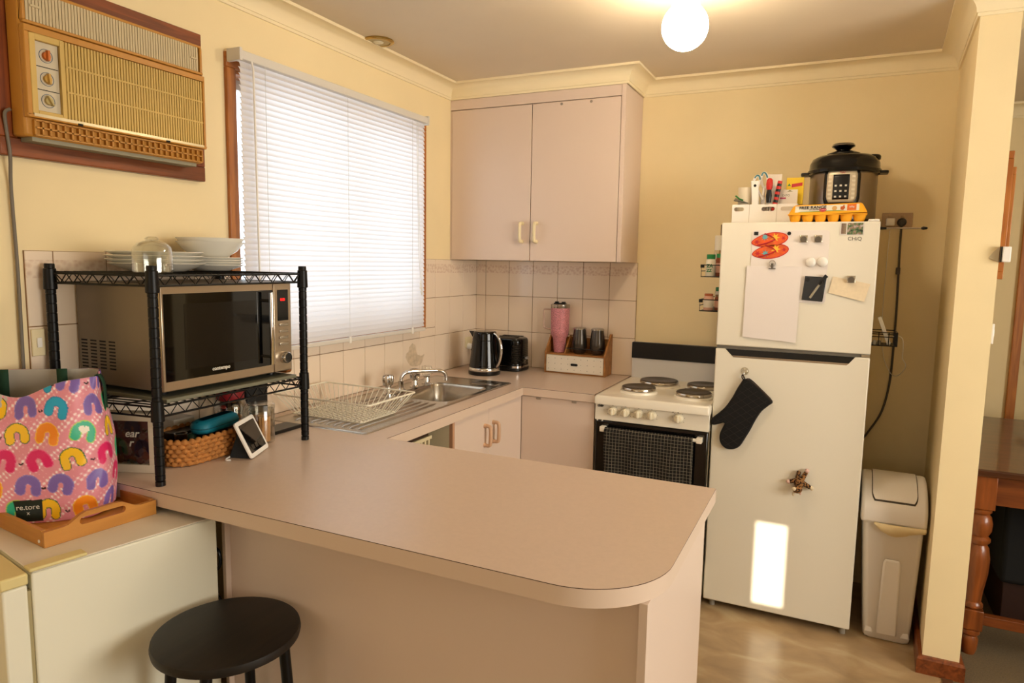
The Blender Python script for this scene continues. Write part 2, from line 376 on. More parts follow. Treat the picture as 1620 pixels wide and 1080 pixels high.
# ------------------------------------------------------------------ kitchen window
win = struct(thing('window_1', 'wood framed sliding window behind the white venetian blind', 'window', (0, (WY0+WY1)/2, WZ0)))
MB().box(0, .013, F0, F1, WZ1, WZ1+.05).build('head_board', M_winy, win, bevel=.003)
MB().box(0, .013, F0, F1, FZ, WZ0).build('sill_board', M_winy, win, bevel=.003)
for a, b in ((F0, WY0), (WY1, F1)): MB().box(0, .013, a, b, WZ0, WZ1).build('side_board', M_win, win, bevel=.003)
for a, b, c, d in ((WY0, WY0+.012, WZ0, WZ1), (WY1-.012, WY1, WZ0, WZ1), (WY0, WY1, WZ0, WZ0+.012), (WY0, WY1, WZ1-.012, WZ1)):
    MB().box(-.12, 0, a, b, c, d).build('reveal', M_win, win)
M_alu = mat('aluminium_sash', '#b9b4aa', .4, .6)
for a, b in ((WY0+.012, -1.165), (-1.19, WY1-.012)):
    xo = -.085 if a < -1.3 else -.105
    s_ = MB().box(xo, xo+.02, a, a+.03, WZ0+.012, WZ1-.012).box(xo, xo+.02, b-.03, b, WZ0+.012, WZ1-.012).box(xo, xo+.02, a+.03, b-.03, WZ0+.012, WZ0+.045).box(xo, xo+.02, a+.03, b-.03, WZ1-.045, WZ1-.012).build('sash', M_alu, win)
    MB().box(xo+.008, xo+.012, a+.03, b-.03, WZ0+.045, WZ1-.045).build('pane', M_glass, s_)
# eave outside that shades the top of the window
struct(MB().box(-.75, -.125, -4, 1, 2.36, 2.42).build('roof_eave', mat('eave_paint', '#b9a68c', .8)))

# ------------------------------------------------------------------ venetian blind
def slat_mat():
    m = bpy.data.materials.new('blind_slat'); m.use_nodes = True; nt = m.node_tree; nt.nodes.clear()
    o = nt.nodes.new('ShaderNodeOutputMaterial'); d = nt.nodes.new('ShaderNodeBsdfDiffuse'); t = nt.nodes.new('ShaderNodeBsdfTranslucent'); g = nt.nodes.new('ShaderNodeBsdfGlossy')
    d.inputs[0].default_value = lin('#e6e1dc'); t.inputs[0].default_value = lin('#e8e6ea'); g.inputs['Roughness'].default_value = .35
    x = nt.nodes.new('ShaderNodeMixShader'); x.inputs[0].default_value = .38; nt.links.new(d.outputs[0], x.inputs[1]); nt.links.new(t.outputs[0], x.inputs[2])
    y = nt.nodes.new('ShaderNodeMixShader'); y.inputs[0].default_value = .04; nt.links.new(x.outputs[0], y.inputs[1]); nt.links.new(g.outputs[0], y.inputs[2])
    nt.links.new(y.outputs[0], o.inputs[0]); return m
bl = thing('venetian_blind', 'white aluminium venetian blind lowered and closed over the kitchen window', 'blind', (.05, -1.21, 1.15))
M_rail = mat('blind_rail', '#d8d2c8', .4)
MB().box(.030, .072, -1.79, -.632, 2.150, 2.180).build('headrail', M_rail, bl, bevel=.003)
for y in (-1.79, -.632): MB().box(.014, .076, y-.006, y+.006, 2.144, 2.186).build('end_bracket', M_rail, bl, bevel=.002)
M_slat = slat_mat(); NS = 50; zt, zb = 2.138, 1.178; LY0, LY1 = -1.782, -.648
w_, th = .0125, math.radians(66); prof = []
for k in range(5):
    u = -1+.5*k; cam_ = .0022*(1-u*u)
    prof.append((.056+w_*u*math.cos(th)+cam_*math.sin(th), -w_*u*math.sin(th)+cam_*math.cos(th)))
sm = MB(); vs = []; 
for y in (LY0, LY1): vs += [(a, y, b) for a, b in prof]
sm.add(vs, [(k, k+1, 6+k, 5+k) for k in range(4)])
slat0 = None
for i in range(NS):
    z = zt-(zt-zb)*i/(NS-1)
    if slat0 is None:
        sm.v = [(a, b, c+z) for a, b, c in sm.v]; slat0 = sm.build('slat', M_slat, bl, smooth=60)
    else: copy_part(slat0, bl, (0, 0, z-zt))
MB().box(.043, .070, LY0, LY1, 1.146, 1.162).build('bottom_rail', M_rail, bl, bevel=.003)
for y in (-1.68, -1.235, -.765):
    MB().tube([(.0705, y, 2.15), (.0705, y, 1.16)], .0008, 5).build('ladder_cord', M_rail, bl)
    MB().box(.068, .074, y-.008, y+.008, 1.140, 1.168).build('cord_clip', M_wplast, bl, bevel=.002)
MB().tube([(.074, -1.745, 2.150), (.080, -1.743, 2.125), (.080, -1.737, 1.40)], .0035, 8).build('tilt_wand', M_wplast, bl, smooth=40)
pc = MB().tube(smoothpath([(.06, -.715, 2.155), (.062, -.712, 1.9), (.062, -.70, 1.55), (.06, -.682, 1.40)]), .0011, 5).tube(smoothpath([(.06, -.705, 2.155), (.062, -.70, 1.8), (.06, -.672, 1.37)]), .0011, 5).build('pull_cord', M_wplast, bl)
MB().lathe([(.002, 1.395), (.005, 1.385), (.006, 1.36), (.004, 1.352)], (.06, -.680, 0), 8).lathe([(.002, 1.365), (.005, 1.355), (.006, 1.33), (.004, 1.322)], (.06, -.671, 0), 8).build('tassel', M_wplast, pc, smooth=40)

# ------------------------------------------------------------------ air conditioner in its wooden surround
tr = struct(thing('trim_air_conditioner', 'dark red wood surround of the air conditioner', 'trim', (0, -2.21, 1.735)))
AF = (-2.518, -1.908, 1.735, 2.196)
for a, b, c, d in ((AF[0], AF[1], AF[2], AF[2]+.046), (AF[0], AF[1], AF[3]-.046, AF[3])): MB().box(0, .028, a, b, c, d).build('board', M_red, tr, bevel=.003)
for a, b in ((AF[0], AF[0]+.046), (AF[1]-.046, AF[1])): MB().box(0, .028, a, b, AF[2]+.046, AF[3]-.046).build('side_board', M_redz, tr, bevel=.003)
ac = thing('air_conditioner', 'old brown and yellow window air conditioner set in the wall', 'air conditioner', (.03, -2.225, 1.775))
M_acb = mat('ac_brown', '#b9802f', .4, noise=.06, nscale=6); M_acg = mat('ac_grille', '#c9a85c', .5, noise=.15, nscale=5); M_acu = mat('ac_louvre', '#c2b08a', .5)
M_acd = mat('ac_recess', '#96692c', .7)
A0, A1 = -2.488, -1.962
MB().box(.028, .082, A0, A1, 1.782, 2.142).build('body', M_acb, ac, bevel=.006)
MB().box(.028, .075, A0+.02, A1-.02, 1.772, 1.784).build('drip_tray', mat('ac_tray', '#8f8a74', .5), ac)
# lower front: frame, grille bars, controls
MB().box(.082, .100, A0, A1, 2.030, 2.046).box(.082, .100, A0, A1, 1.826, 1.832).box(.082, .100, A0, A0+.012, 1.832, 2.03).box(.082, .100, A1-.008, A1, 1.832, 2.03).build('front_frame', M_acb, ac, bevel=.002)
MB().box(.083, .086, A0+.012, A1-.008, 1.832, 2.03).build('grille_backing', M_acd, ac)
g0, g1 = -2.388, A1-.009
bar = MB().box(.086, .097, g0, g0+.0068, 1.836, 2.029).build('grille_bar', M_acg, ac, bevel=.001, seg=1)
NBAR = 50
for i in range(1, NBAR): copy_part(bar, ac, (0, (g1-g0-.0068)*i/(NBAR-1), 0))
for z in (1.905, 1.968): MB().box(.088, .0985, g0, g1, z-.0022, z+.0022).build('cross_bar', M_acg, ac)
MB().box(.084, .099, A0+.012, -2.462, 1.836, 2.029).box(.084, .099, -2.402, g0-.002, 1.836, 2.029).box(.084, .099, -2.462, -2.402, 2.014, 2.029).box(.084, .099, -2.462, -2.402, 1.836, 1.846).build('control_surround', M_acg, ac, bevel=.002)
cp = MB().box(.086, .089, -2.462, -2.402, 1.846, 2.014).build('control_panel', mat('ac_panel', '#c7bba0', .4), ac)
for k, (zc, cc, rot) in enumerate(((1.983, '#c46a24', 0), (1.927, '#c49a4a', .1), (1.874, '#b8a468', .5))):
    MB().lathe([(.017, 0), (.017, .0006), (.0155, .0006), (.0155, 0)], (.0892, -2.432, zc), 24, 'x', False).build('dial_ring', mat('ac_print', '#5f6a78', .5), cp)
    kn = MB().cyl((.089, -2.432, zc), (.096, -2.432, zc), .010, .009, 18)
    c_, s_ = math.cos(rot), math.sin(rot)
    kn.add([(.094, -2.432+(-.003*c_-zz*s_), zc+(-.003*s_*0+zz*c_)) for zz in (-.013, .013)]+[(.094, -2.432+(.003*c_-zz*s_), zc+zz*c_) for zz in (.013, -.013)]+[(.104, -2.432+(-.0025*c_-zz*s_), zc+zz*c_) for zz in (-.012, .012)]+[(.104, -2.432+(.0025*c_-zz*s_), zc+zz*c_) for zz in (.012, -.012)], [(0,1,2,3),(4,5,6,7),(0,1,5,4),(1,2,6,5),(2,3,7,6),(3,0,4,7)])
    kn.build('dial_knob', mat('ac_knob%d' % k, cc, .4), ac, smooth=35)
for z in (1.955, 1.899): MB().box(.0885, .0893, -2.461, -2.403, z-.001, z+.001).build('panel_line', M_dark, cp)
MB().box(.094, .101, A0+.014, A1-.010, 1.830, 1.837).build('silver_strip', mat('ac_silver', '#cbbf9f', .3, .5), ac)
for y in (-2.36, -2.10): MB().box(.098, .1025, y-.006, y+.006, 1.826, 1.831).build('latch', M_dark, ac)
# bottom return-air grid
MB().box(.080, .0815, A0+.02, A1-.01, 1.786, 1.824).build('grid_backing', M_acd, ac)
gr = MB()
for z in (1.786, 1.804, 1.822): gr.box(.081, .092, A0+.02, A1-.01, z-.002, z+.002)
for i in range(28):
    y = A0+.02+(A1-A0-.03)*i/27; gr.box(.081, .092, y-.002, y+.002, 1.786, 1.822)
gr.build('lower_grid', M_acb, ac, kind='stuff')
# upper air outlet
MB().box(.082, .094, A0+.004, A1, 2.050, 2.058).box(.082, .090, A0+.004, A1, 2.130, 2.138).box(.082, .092, A0+.004, A0+.012, 2.058, 2.13).box(.082, .092, A1-.008, A1, 2.058, 2.13).build('outlet_frame', M_acb, ac, bevel=.002)
MB().box(.081, .0835, A0+.012, A1-.008, 2.058, 2.13).build('outlet_backing', mat('ac_recess2', '#a08e66', .7), ac)
ub = MB().box(.0835, .0905, A0+.013, A0+.0194, 2.058, 2.130).build('outlet_bar', M_acu, ac)
for i in range(1, 62): copy_part(ub, ac, (0, (A1-A0-.026)*i/62, 0))
for y in (A0+.035, A1-.03): MB().box(.0885, .0935, y-.012, y+.012, 2.092, 2.098).build('outlet_tab', M_acu, ac, bevel=.001)
tag(MB().tube(smoothpath([(.05, -2.500, 1.845), (.040, -2.508, 1.835), (.032, -2.503, 1.80), (.030, -2.497, 1.735), (.012, -2.49, 1.65), (.012, -2.487, 1.46), (.012, -2.488, 1.23), (.012, -2.489, .93)]), .0042, 8).build('hanging_cable', mat('grey_cord', '#6f6659', .5), smooth=60), 'grey power cord hanging down from the old air conditioner', 'cord')
sw = thing('light_switch', 'small cream wall switch on the tiles under the hanging grey cord', 'switch', (.0, -2.446, 1.258))
MB().box(.0062, .012, -2.463, -2.429, 1.222, 1.294).build('plate', M_cream, sw, bevel=.002)
MB().box(.012, .017, -2.452, -2.440, 1.245, 1.271).build('rocker', M_wplast, sw, bevel=.001)

# ------------------------------------------------------------------ ceiling lights
gl = thing('globe_light', 'round white glass globe lamp glowing on the ceiling', 'lamp', (1.412, -1.195, 2.262))
MB().lathe([(.001, 2.4095), (.055, 2.4095), (.055, 2.385), (.048, 2.365), (.046, 2.33), (.001, 2.33)], (1.412, -1.195, 0), 32).build('gallery', mat('lamp_base', '#e8dcc0', .4), gl, smooth=35)
mg = mat('glowing_globe', '#fff4e0', .3, emit=(1.0, .82, .59, 1), estr=GLOBE_POWER)
MB().ball((1.412, -1.195, 2.262), .0745, 32, 20).build('globe', mg, gl, smooth=80)
dl = thing('downlight', 'recessed brass ringed downlight in the ceiling above the window', 'lamp', (.098, -1.068, 2.40))
MB().lathe([(.050, 2.4095), (.064, 2.4095), (.066, 2.404), (.060, 2.400), (.050, 2.4005), (.048, 2.4095)], (.10, -1.068, 0), 32, 'z', False).build('trim_ring', mat('brass', '#b99a58', .25, .9), dl, smooth=40)
MB().lathe([(.048, 2.402), (.040, 2.4088), (.001, 2.4092)], (.10, -1.068, 0), 24).build('reflector', mat('reflector', '#8d7f60', .2, .9), dl, smooth=40)
MB().ball((.10, -1.068, 2.4075), .026, 16, 8, (1, 1, .45)).build('bulb', mat('frosted_bulb', '#d8cfb4', .3), dl, smooth=60)
# ------------------------------------------------------------------ wall cabinet
def d_handle(parent, p, length, out, axis='z', m=M_cream, r=.0082, proud=.030):
    """D shaped pull: p = centre on the face, out = outward direction"""
    o = Vector(out); a = Vector((0, 0, 1)); P = Vector(p); L = length/2
    pts = [P-a*L, P-a*L+o*proud*.7, P-a*(L-.012)+o*proud, P+a*(L-.012)+o*proud, P+a*L+o*proud*.7, P+a*L]
    mb = MB().tube(smoothpath(pts, 5), r, 10)
    for s in (-1, 1): mb.cyl(P+a*(L*s), P+a*(L*s)+o*.008, r*1.25, r*1.1, 12)
    return mb.build('handle', m, parent, smooth=50)
wc = thing('wall_cabinet', 'two door pinkish beige wall cabinet in the corner under the cornice', 'cabinet', (.48, -.15, 1.5))
MB().box(.001, .937, -.286, -.002, 1.502, 2.334).build('body', M_lam, wc)
MB().box(.937, .958, -.304, -.002, 1.500, 2.3345).build('side_panel', M_lam, wc, bevel=.001)
MB().box(.001, .010, -.300, -.286, 1.500, 2.280).build('stile', M_lam, wc)
MB().box(.001, .9365, -.302, -.286, 2.284, 2.3345).build('fascia', M_lam, wc, bevel=.001)
for k, (a, b, hx) in enumerate(((.012, .4735, .431), (.4775, .934, .511))):
    d = MB().box(a, b, -.303, -.287, 1.501, 2.279).build('door', M_lam, wc, bevel=.0012)
    d_handle(d, (hx, -.303, 1.644), .092, (0, -1, 0))
    if k:
        for x in (.632, .785): MB().cyl((x, -.3028, 2.268), (x, -.305, 2.268), .007, .006, 14).build('cover_cap', mat('grey_cap', '#8b7f72', .5), d, smooth=40)

# ------------------------------------------------------------------ worktop
R_ = .185; bx, by = 1.658, -2.408
outer = [(0.0072, by)] + [(x, y) for x, y in arc((bx-R_, by+R_), R_, -90, 0, 14)] + [(bx, -1.698), (.59, -1.698), (.59, -.602), (.947, -.602), (.947, -.0075), (.0075, -.0075)]
hole = [(.085, -1.665), (.475, -1.665), (.475, -.565), (.085, -.565)]
bt = thing('benchtop', 'pinkish laminate kitchen benchtop running from the stove round to the breakfast bar', 'worktop', (.5, -1.5, .862))
fill_holes(outer, [hole], .862, .8984).build('edge_strip', M_edge, bt, smooth=30)
sheet = fill_holes(outer, [hole], .8984, .9)
def _c(vs): return all(abs(sheet.v[i][2]-.9) < 1e-6 for i in vs)
sheet.mi = [0 if _c(f) else 1 for f in sheet.f]
sheet.build('laminate_sheet', [M_top, M_brown], bt)

# ------------------------------------------------------------------ breakfast bar base
bb = thing('breakfast_bar', 'pinkish beige panelled base of the breakfast bar under the rounded worktop', 'counter', (1.07, -2.0, 0))
MB().box(.532, 1.619, -2.302, -2.286, 0, .8615).build('front_panel', M_lam, bb)
MB().box(1.6195, 1.637, -2.330, -1.722, 0, .8615).build('end_panel', M_lam, bb, bevel=.001)
MB().box(.5195, .5315, -2.318, -1.722, 0, .8615).build('end_panel', M_lam, bb, bevel=.001)
MB().box(.532, 1.619, -1.738, -1.722, .1, .8615).build('rear_panel', M_lam, bb)

# ------------------------------------------------------------------ base cabinets
M_int = mat('cabinet_lining', '#ddd3b4', .5)
scb = thing('sink_cabinet', 'beige base cabinet with two doors under the kitchen sink', 'cabinet', (.3, -.93, 0))
MB().box(.012, .574, -1.262, -1.246, .08, .8615).build('side_panel', M_int, scb)
MB().box(.574, .589, -1.262, -1.246, .08, .8615).build('panel_edge', mat('panel_edge', '#b98d6c', .5), scb)
for a, b, hy in ((-1.243, -.930, -.968), (-.928, -.5895, -.889)):
    d = MB().box(.560, .576, a, b, .12, .858).build('door', M_lam, scb, bevel=.0012)
    d_handle(d, (.576, hy, .745), .085, (1, 0, 0), m=mat('tan_plastic', '#cfa785', .4))
MB().box(.50, .515, -1.246, -.60, 0, .12).build('kick_board', M_brown, scb)
cc = thing('corner_cabinet', 'beige base cabinet with one blank door between the sink corner and stove', 'cabinet', (.76, -.3, 0))
MB().box(.592, .944, -.570, -.01, .1, .8610).build('body', M_int, cc)
d = MB().box(.5772, .944, -.588, -.572, .1, .858).build('door', M_lam, cc, bevel=.001)
for x in (.665, .845): MB().box(x-.012, x+.012, -.592, -.588, .846, .856).build('hinge_cap', mat('grey_cap2', '#a3927f', .5), d, bevel=.002)
# things kept in the open bay beside the sink cabinet
pb = thing('plastic_basket', 'cream slotted plastic basket in the open bay under the benchtop', 'basket', (.40, -1.50, .0))
bk = MB().box(.24, .552, -1.655, -1.372, .60, .605)
bk.build('base', M_cream, pb)
MB().box(.535, .556, -1.665, -1.360, .818, .832).box(.236, .25, -1.665, -1.36, .818, .832).box(.25, .535, -1.665, -1.653, .818, .832).box(.25, .535, -1.372, -1.36, .818, .832).build('rim', M_cream, pb, bevel=.002)
pk = MB().box(.544, .550, -1.655, -1.645, .605, .818).build('slat', M_cream, pb)
for i in range(1, 12): copy_part(pk, pb, (0, .0253*i, 0))
pk = MB().box(.25, .262, -1.371, -1.365, .605, .818).build('slat', M_cream, pb)
for i in range(1, 11): copy_part(pk, pb, (.0255*i, 0, 0))
for z in (.70,): MB().box(.542, .548, -1.655, -1.366, z-.006, z+.006).build('band', M_cream, pb)
bs = thing('base_shelf', 'plain shelf in the open bay below the draining board', 'shelf', (.3, -1.49, 0))
MB().box(.02, .555, -1.695, -1.264, .574, .59).build('board', M_int, bs)
MB().box(.02, .555, -1.712, -1.697, 0, .60).build('upright', M_int, bs)
tag(MB().box(.30, .552, -1.64, -1.378, .8335, .845).build('dark_board', mat('dark_wood_board', '#3d2615', .5, noise=.2, nscale=30), bevel=.002), 'dark brown board lying on the cream plastic basket', 'board')

# ------------------------------------------------------------------ sink with taps
sk = thing('kitchen_sink', 'stainless steel sink with one bowl and a ribbed draining board', 'sink', (.28, -1.115, .9))
SXa, SXb, SYa, SYb = .062, .500, -1.694, -.540
bowlc = (.318, -.905); bw, bh = .300, .400
plate_o = rrect((SXa+SXb)/2, (SYa+SYb)/2, SXb-SXa, SYb-SYa, .012, 3)
bl_hole = rrect(bowlc[0], bowlc[1], bw, bh, .06, 6)
fill_holes(plate_o, [bl_hole], .9003, .9030).build('drainer_plate', M_steel, sk, smooth=30)
rim = []
for (w, z) in ((0, .9002), (.006, .905), (.014, .9032)):
    rim.append([(x, y, z) for x, y in rrect((SXa+SXb)/2, (SYa+SYb)/2, SXb-SXa-2*w+.004, SYb-SYa-2*w+.004, .012, 3)])
MB().loft(rim, False, False).build('rim', M_steel, sk, smooth=60)
loops = []
for dx, z, r in ((-.004, .9032, .062), (0, .900, .06), (.006, .890, .058), (.012, .80, .056), (.022, .752, .052), (.05, .742, .04)):
    loops.append([(x, y, z) for x, y in rrect(bowlc[0], bowlc[1], bw-2*dx, bh-2*dx, r, 6)])
MB().loft(loops, False, True).build('bowl', M_steel, sk, smooth=60)
MB().lathe([(.001, .7435), (.028, .7435), (.036, .745), (.038, .7425)], (bowlc[0], bowlc[1], 0), 20).build('drain', M_chrome, sk, smooth=40)
r0 = None
for i in range(9):
    x = .150+.036*i
    if r0 is None:
        sec = [(-.010, 0), (-.006, .0045), (.006, .0045), (.010, 0)]
        r0 = MB().loft([[(x+a*.3, -1.66, .9028) for a, b in sec], [(x+a, -1.645, .9028+b) for a, b in sec], [(x+a, -1.17, .9028+b) for a, b in sec], [(x+a*.3, -1.14, .9028) for a, b in sec]]).build('drainer_rib', M_steel, sk, smooth=50)
    else: copy_part(r0, sk, (.036*i, 0, 0))
MB().loft([[(x, y, z) for x, y in rrect(.40, -.615, .13-2*w, .09-2*w, .01, 3)] for w, z in ((0, .9031), (.004, .9050), (.010, .9036))], False, True).build('pressed_ledge', M_steel, sk, smooth=60)
def tap(name, label, y, clear=False):
    t = thing(name, label, 'tap', (.155, y, .9035), 0, 'sink taps')
    MB().lathe([(.001, .9032), (.024, .9032), (.024, .908), (.015, .914), (.013, .935), (.016, .940), (.016, .944), (.001, .944)], (.155, y, 0), 24).build('base', M_chrome, t, smooth=35)
    h = 6; lp = []
    for z, r in ((.943, .014), (.947, .021), (.975, .025), (.988, .022), (.992, .010)):
        lp.append([(.155+(r*(1+.16*math.cos(h*2*PI*k/48)))*math.cos(2*PI*k/48), y+(r*(1+.16*math.cos(h*2*PI*k/48)))*math.sin(2*PI*k/48), z) for k in range(48)])
    MB().loft(lp).build('knob', M_glass if clear else M_chrome, t, smooth=50)
    return t
tap('sink_tap', 'chrome sink tap standing behind the white dish rack', -1.085)
tap('sink_tap', 'chrome sink tap standing just beyond the base of the swan spout', -.874)
tap('sink_tap', 'clear acrylic knobbed tap at the end of the sink near the kettle', -.771, True)
sp = thing('sink_spout', 'chrome swivel sink spout reaching over the bowl', 'spout', (.157, -1.0, .9035))
MB().lathe([(.001, .9032), (.022, .9032), (.022, .910), (.013, .920), (.012, .945), (.014, .95), (.001, .952)], (.157, -.99, 0), 24).build('base', M_chrome, sp, smooth=35)
MB().tube(smoothpath([(.157, -.99, .94), (.158, -.988, .965), (.168, -.972, .984), (.19, -.945, .990), (.25, -.865, .988), (.272, -.832, .984), (.285, -.815, .968), (.287, -.812, .945)], 6), .0085, 12).build('pipe', M_chrome, sp, smooth=60)
MB().cyl((.287, -.812, .948), (.287, -.812, .938), .0105, None, 14).build('nozzle', M_chrome, sp, smooth=40)

# ------------------------------------------------------------------ dish rack
dr = thing('dish_rack', 'white wire dish rack standing empty on the draining board', 'dish rack', (.25, -1.48, .907))
TX0, TX1, TY0, TY1, TZ = .035, .475, -1.645, -1.350, .988; BX0, BX1, BY0, BY1, BZ = .085, .410, -1.598, -1.385, .9105
def loop(x0, x1, y0, y1, z, r): return [(a, b, z) for a, b in rrect((x0+x1)/2, (y0+y1)/2, x1-x0, y1-y0, r, 3)]
MB().tube(loop(TX0, TX1, TY0, TY1, TZ, .012), .0034, 6, True).build('rim', M_wire, dr, smooth=60)
MB().tube(loop(BX0, BX1, BY0, BY1, BZ, .012), .0022, 6, True).build('base_ring', M_wire, dr, smooth=60)
n1, n2 = 17, 12
for i in range(n1):
    t = (i+.5)/n1; xt, xb = TX0+(TX1-TX0)*t, BX0+(BX1-BX0)*t
    MB().tube([(xt, TY0, TZ), (xb, BY0, BZ+.001), (xb, BY1, BZ+.001), (xt, TY1, TZ)], .0017, 5).build('wire', M_wire, dr)
for i in range(n2):
    t = (i+.5)/n2; yt, yb = TY0+(TY1-TY0)*t, BY0+(BY1-BY0)*t
    MB().tube([(TX0, yt, TZ), (BX0, yb, BZ-.001), (BX1, yb, BZ-.001), (TX1, yt, TZ)], .0017, 5).build('wire', M_wire, dr)
for y in (-1.52, -1.45):
    pts = [(BX0+.02, y, BZ)]
    for i in range(8):
        x = BX0+.03+.032*i; pts += [(x, y, BZ+.003), (x+.006, y, BZ+.038), (x+.020, y, BZ+.038), (x+.026, y, BZ+.003)]
    MB().tube(pts, .0014, 5).build('plate_prongs', M_wire, dr)
for x, y in ((BX0+.02, BY0+.02), (BX1-.02, BY0+.02), (BX0+.02, BY1-.02), (BX1-.02, BY1-.02)): MB().ball((x, y, .9085), .005, 8, 6).build('foot', M_wplast, dr, smooth=60)

# ------------------------------------------------------------------ kettle, toaster, outlet, caddy with cups
M_gloss = mat('gloss_black', '#050505', .12, spec=.4, coat=.15)
kt = thing('kettle', 'glossy black ribbed electric kettle with a chrome handle', 'kettle', (.245, -.345, .9))
MB().lathe([(.001, .9005), (.083, .9005), (.085, .905), (.085, .918), (.080, .922), (.001, .922)], (.245, -.345, 0), 36).build('base', M_black, kt, smooth=35)
MB().lathe([(.0825, .921), (.084, .924), (.083, .936), (.081, .939)], (.245, -.345, 0), 36).build('chrome_band', M_chrome, kt, smooth=35)
pr = [(.0815, .938)]
for i in range(34):
    z = .939+.182*i/33; r = .0815-.020*(i/33); pr.append((r-(.0012 if (i % 2 and 2 < i < 26) else 0), z))
pr += [(.060, 1.124), (.055, 1.128), (.001, 1.130)]
MB().lathe(pr, (.245, -.345, 0), 40).build('body', M_gloss, kt, smooth=25)
MB().loft([[(.245-.052-.0*s, -.345-.012+s*.016, 1.118), (.245-.045, -.345-.03+s*.04, 1.085), (.245-.068, -.345-.004-.0+s*.004, 1.088), (.245-.092, -.352+s*.006, 1.126), (.245-.06, -.36+s*.02, 1.127)] for s in (0, .5, 1)]).build('spout', M_gloss, kt, smooth=40)
hp = smoothpath([(.297, -.352, 1.119), (.325, -.357, 1.108), (.347, -.361, 1.07), (.351, -.362, 1.02), (.338, -.360, .968), (.318, -.356, .942)], 6)
MB().tube(hp, .0075, 10).build('handle', M_chrome, kt, smooth=60)
MB().tube([Vector(p)+Vector((-.008, 0, -.001)) for p in hp], .0075, 10).build('handle_grip', M_gloss, kt, smooth=60)
ts = thing('toaster', 'glossy black ribbed two slice toaster beside the kettle', 'toaster', (.30, -.13, .9), 0)
lp = []
for z, g in ((.902, -.004), (.906, 0), (.920, 0)): lp.append([(x, y, z) for x, y in rrect(.298, -.135, .185+2*g, .165+2*g, .05, 6)])
MB().loft(lp).build('base', M_black, ts, smooth=40)
MB().loft([[(x, y, z) for x, y in rrect(.298, -.135, .183, .163, .05, 6)] for z in (.9195, .931)]).build('chrome_band', M_chrome, ts, smooth=40)
lp = []
for i in range(29):
    z = .9305+.135*i/28; g = -.002-.003*(i/28)-(.0012 if (i % 2 and 2 < i < 25) else 0); lp.append([(x, y, z) for x, y in rrect(.298, -.135, .185+2*g, .165+2*g, .05, 6)])
for z, g in ((1.077, -.010), (1.084, -.022), (1.086, -.04)): lp.append([(x, y, z) for x, y in rrect(.298, -.135, .185+2*g, .165+2*g, .045 if g > -.03 else .03, 6)])
MB().loft(lp).build('body', M_gloss, ts, smooth=25)
for y in (-.162, -.108): MB().box(.238, .358, y-.013, y+.013, 1.0855, 1.0875).build('bread_slot', M_dark, ts, bevel=.004)
MB().box(.389, .402, -.150, -.120, .965, .978).build('lever', mat('lever_grey', '#8d8a86', .3, .5), ts, bevel=.003)
for z in (.945, .957): MB().cyl((.386, -.150, z), (.3935, -.150, z), .005, None, 12).build('button', M_chrome, ts, smooth=40)
ol = thing('power_outlet', 'cream power outlet on the tiles behind the kettle with a white plug', 'outlet', (.0, -.098, 1.03))
MB().box(.0062, .0125, -.135, -.062, 1.000, 1.060).build('plate', M_cream, ol, bevel=.002)
MB().lathe([(.018, .0125), (.017, .030), (.013, .036), (.001, .036)], (0, -.105, 1.008), 18, 'x').build('plug', M_wplast, ol, smooth=40)
MB().tube(smoothpath([(.03, -.105, .995), (.045, -.115, .96), (.06, -.15, .91), (.10, -.17, .9045), (.19, -.16, .9045)]), .0028, 6).build('cord', M_black, ol, smooth=60)
cd = thing('bench_caddy', 'small wooden bench organiser with a white dotted drawer by the stove', 'organiser', (.67, -.075, .9))
M_bam = wood('bamboo', '#b07a41', '#8f5d2c', .45, 'x', 6); CX0, CX1, CY0, CY1 = .499, .843, -.128, -.012
def side(x0, x1): return [(CY0, .9005), (CY1, .9005), (CY1, 1.118), (CY1-.02, 1.120)] + [(CY0+.095*math.sin(a)*.98, 1.015+.103*math.sin(PI/2-a*0)*0+.103*(math.sin(a))) for a in [PI/2*k/6 for k in range(6, -1, -1)]]
for x0, x1 in ((CX0, CX0+.010), (CX1-.010, CX1)): MB().prism(side(x0, x1), x0, x1, 'yz').build('side_panel', M_bam, cd, bevel=.001)
pts = [(CY0+.01, 1.0085), (CY1-.006, 1.0085), (CY1-.006, 1.10)] + [(CY0+.02+.08*math.sin(a), 1.012+.088*math.sin(a)) for a in [PI/2*k/6 for k in range(6, -1, -1)]]
MB().prism(pts, .604, .612, 'yz').build('divider', M_bam, cd)
MB().box(CX0+.010, CX1-.010, CY0+.004, CY1-.006, 1.0005, 1.0085).build('deck', M_bam, cd)
MB().box(CX0+.010, CX1-.010, CY0+.004, CY1-.006, .9005, .908).build('floor_board', M_bam, cd)
MB().box(CX0+.010, CX1-.010, CY1-.006, CY1, .9005, 1.09).build('back_panel', M_bam, cd)
MB().tube([(.612, CY0+.022, 1.038), (.833, CY0+.022, 1.038)], .0022, 8).build('rail', M_black, cd)
dw = MB().box(CX0+.0115, CX1-.0115, CY0-.001, CY1-.012, .9095, .9990).build('drawer', mat('drawer_paint', '#e6dcca', .5), cd, bevel=.001)
MB().prism(rrect(.671, .953, .040, .013, .006, 5), CY0-.0022, CY0-.0012, 'xz').build('finger_hole', M_dark, dw)
dot = None
for r in range(3):
    for c in range(9):
        x, z = .524+.0368*c, .925+.029*r
        if r == 1 and c == 4: continue
        if dot is None: dot = MB().cyl((x, CY0-.0018, z), (x, CY0-.0011, z), .0017, None, 8).build('dot', M_dark, dw); dx0, dz0 = x, z
        else: copy_part(dot, dw, (x-dx0, 0, z-dz0))
def glitter():
    m = mat('pink_glitter', '#d98f96', .35, .2, noise=.5, nscale=230, bump=.8, bscale=300); return m
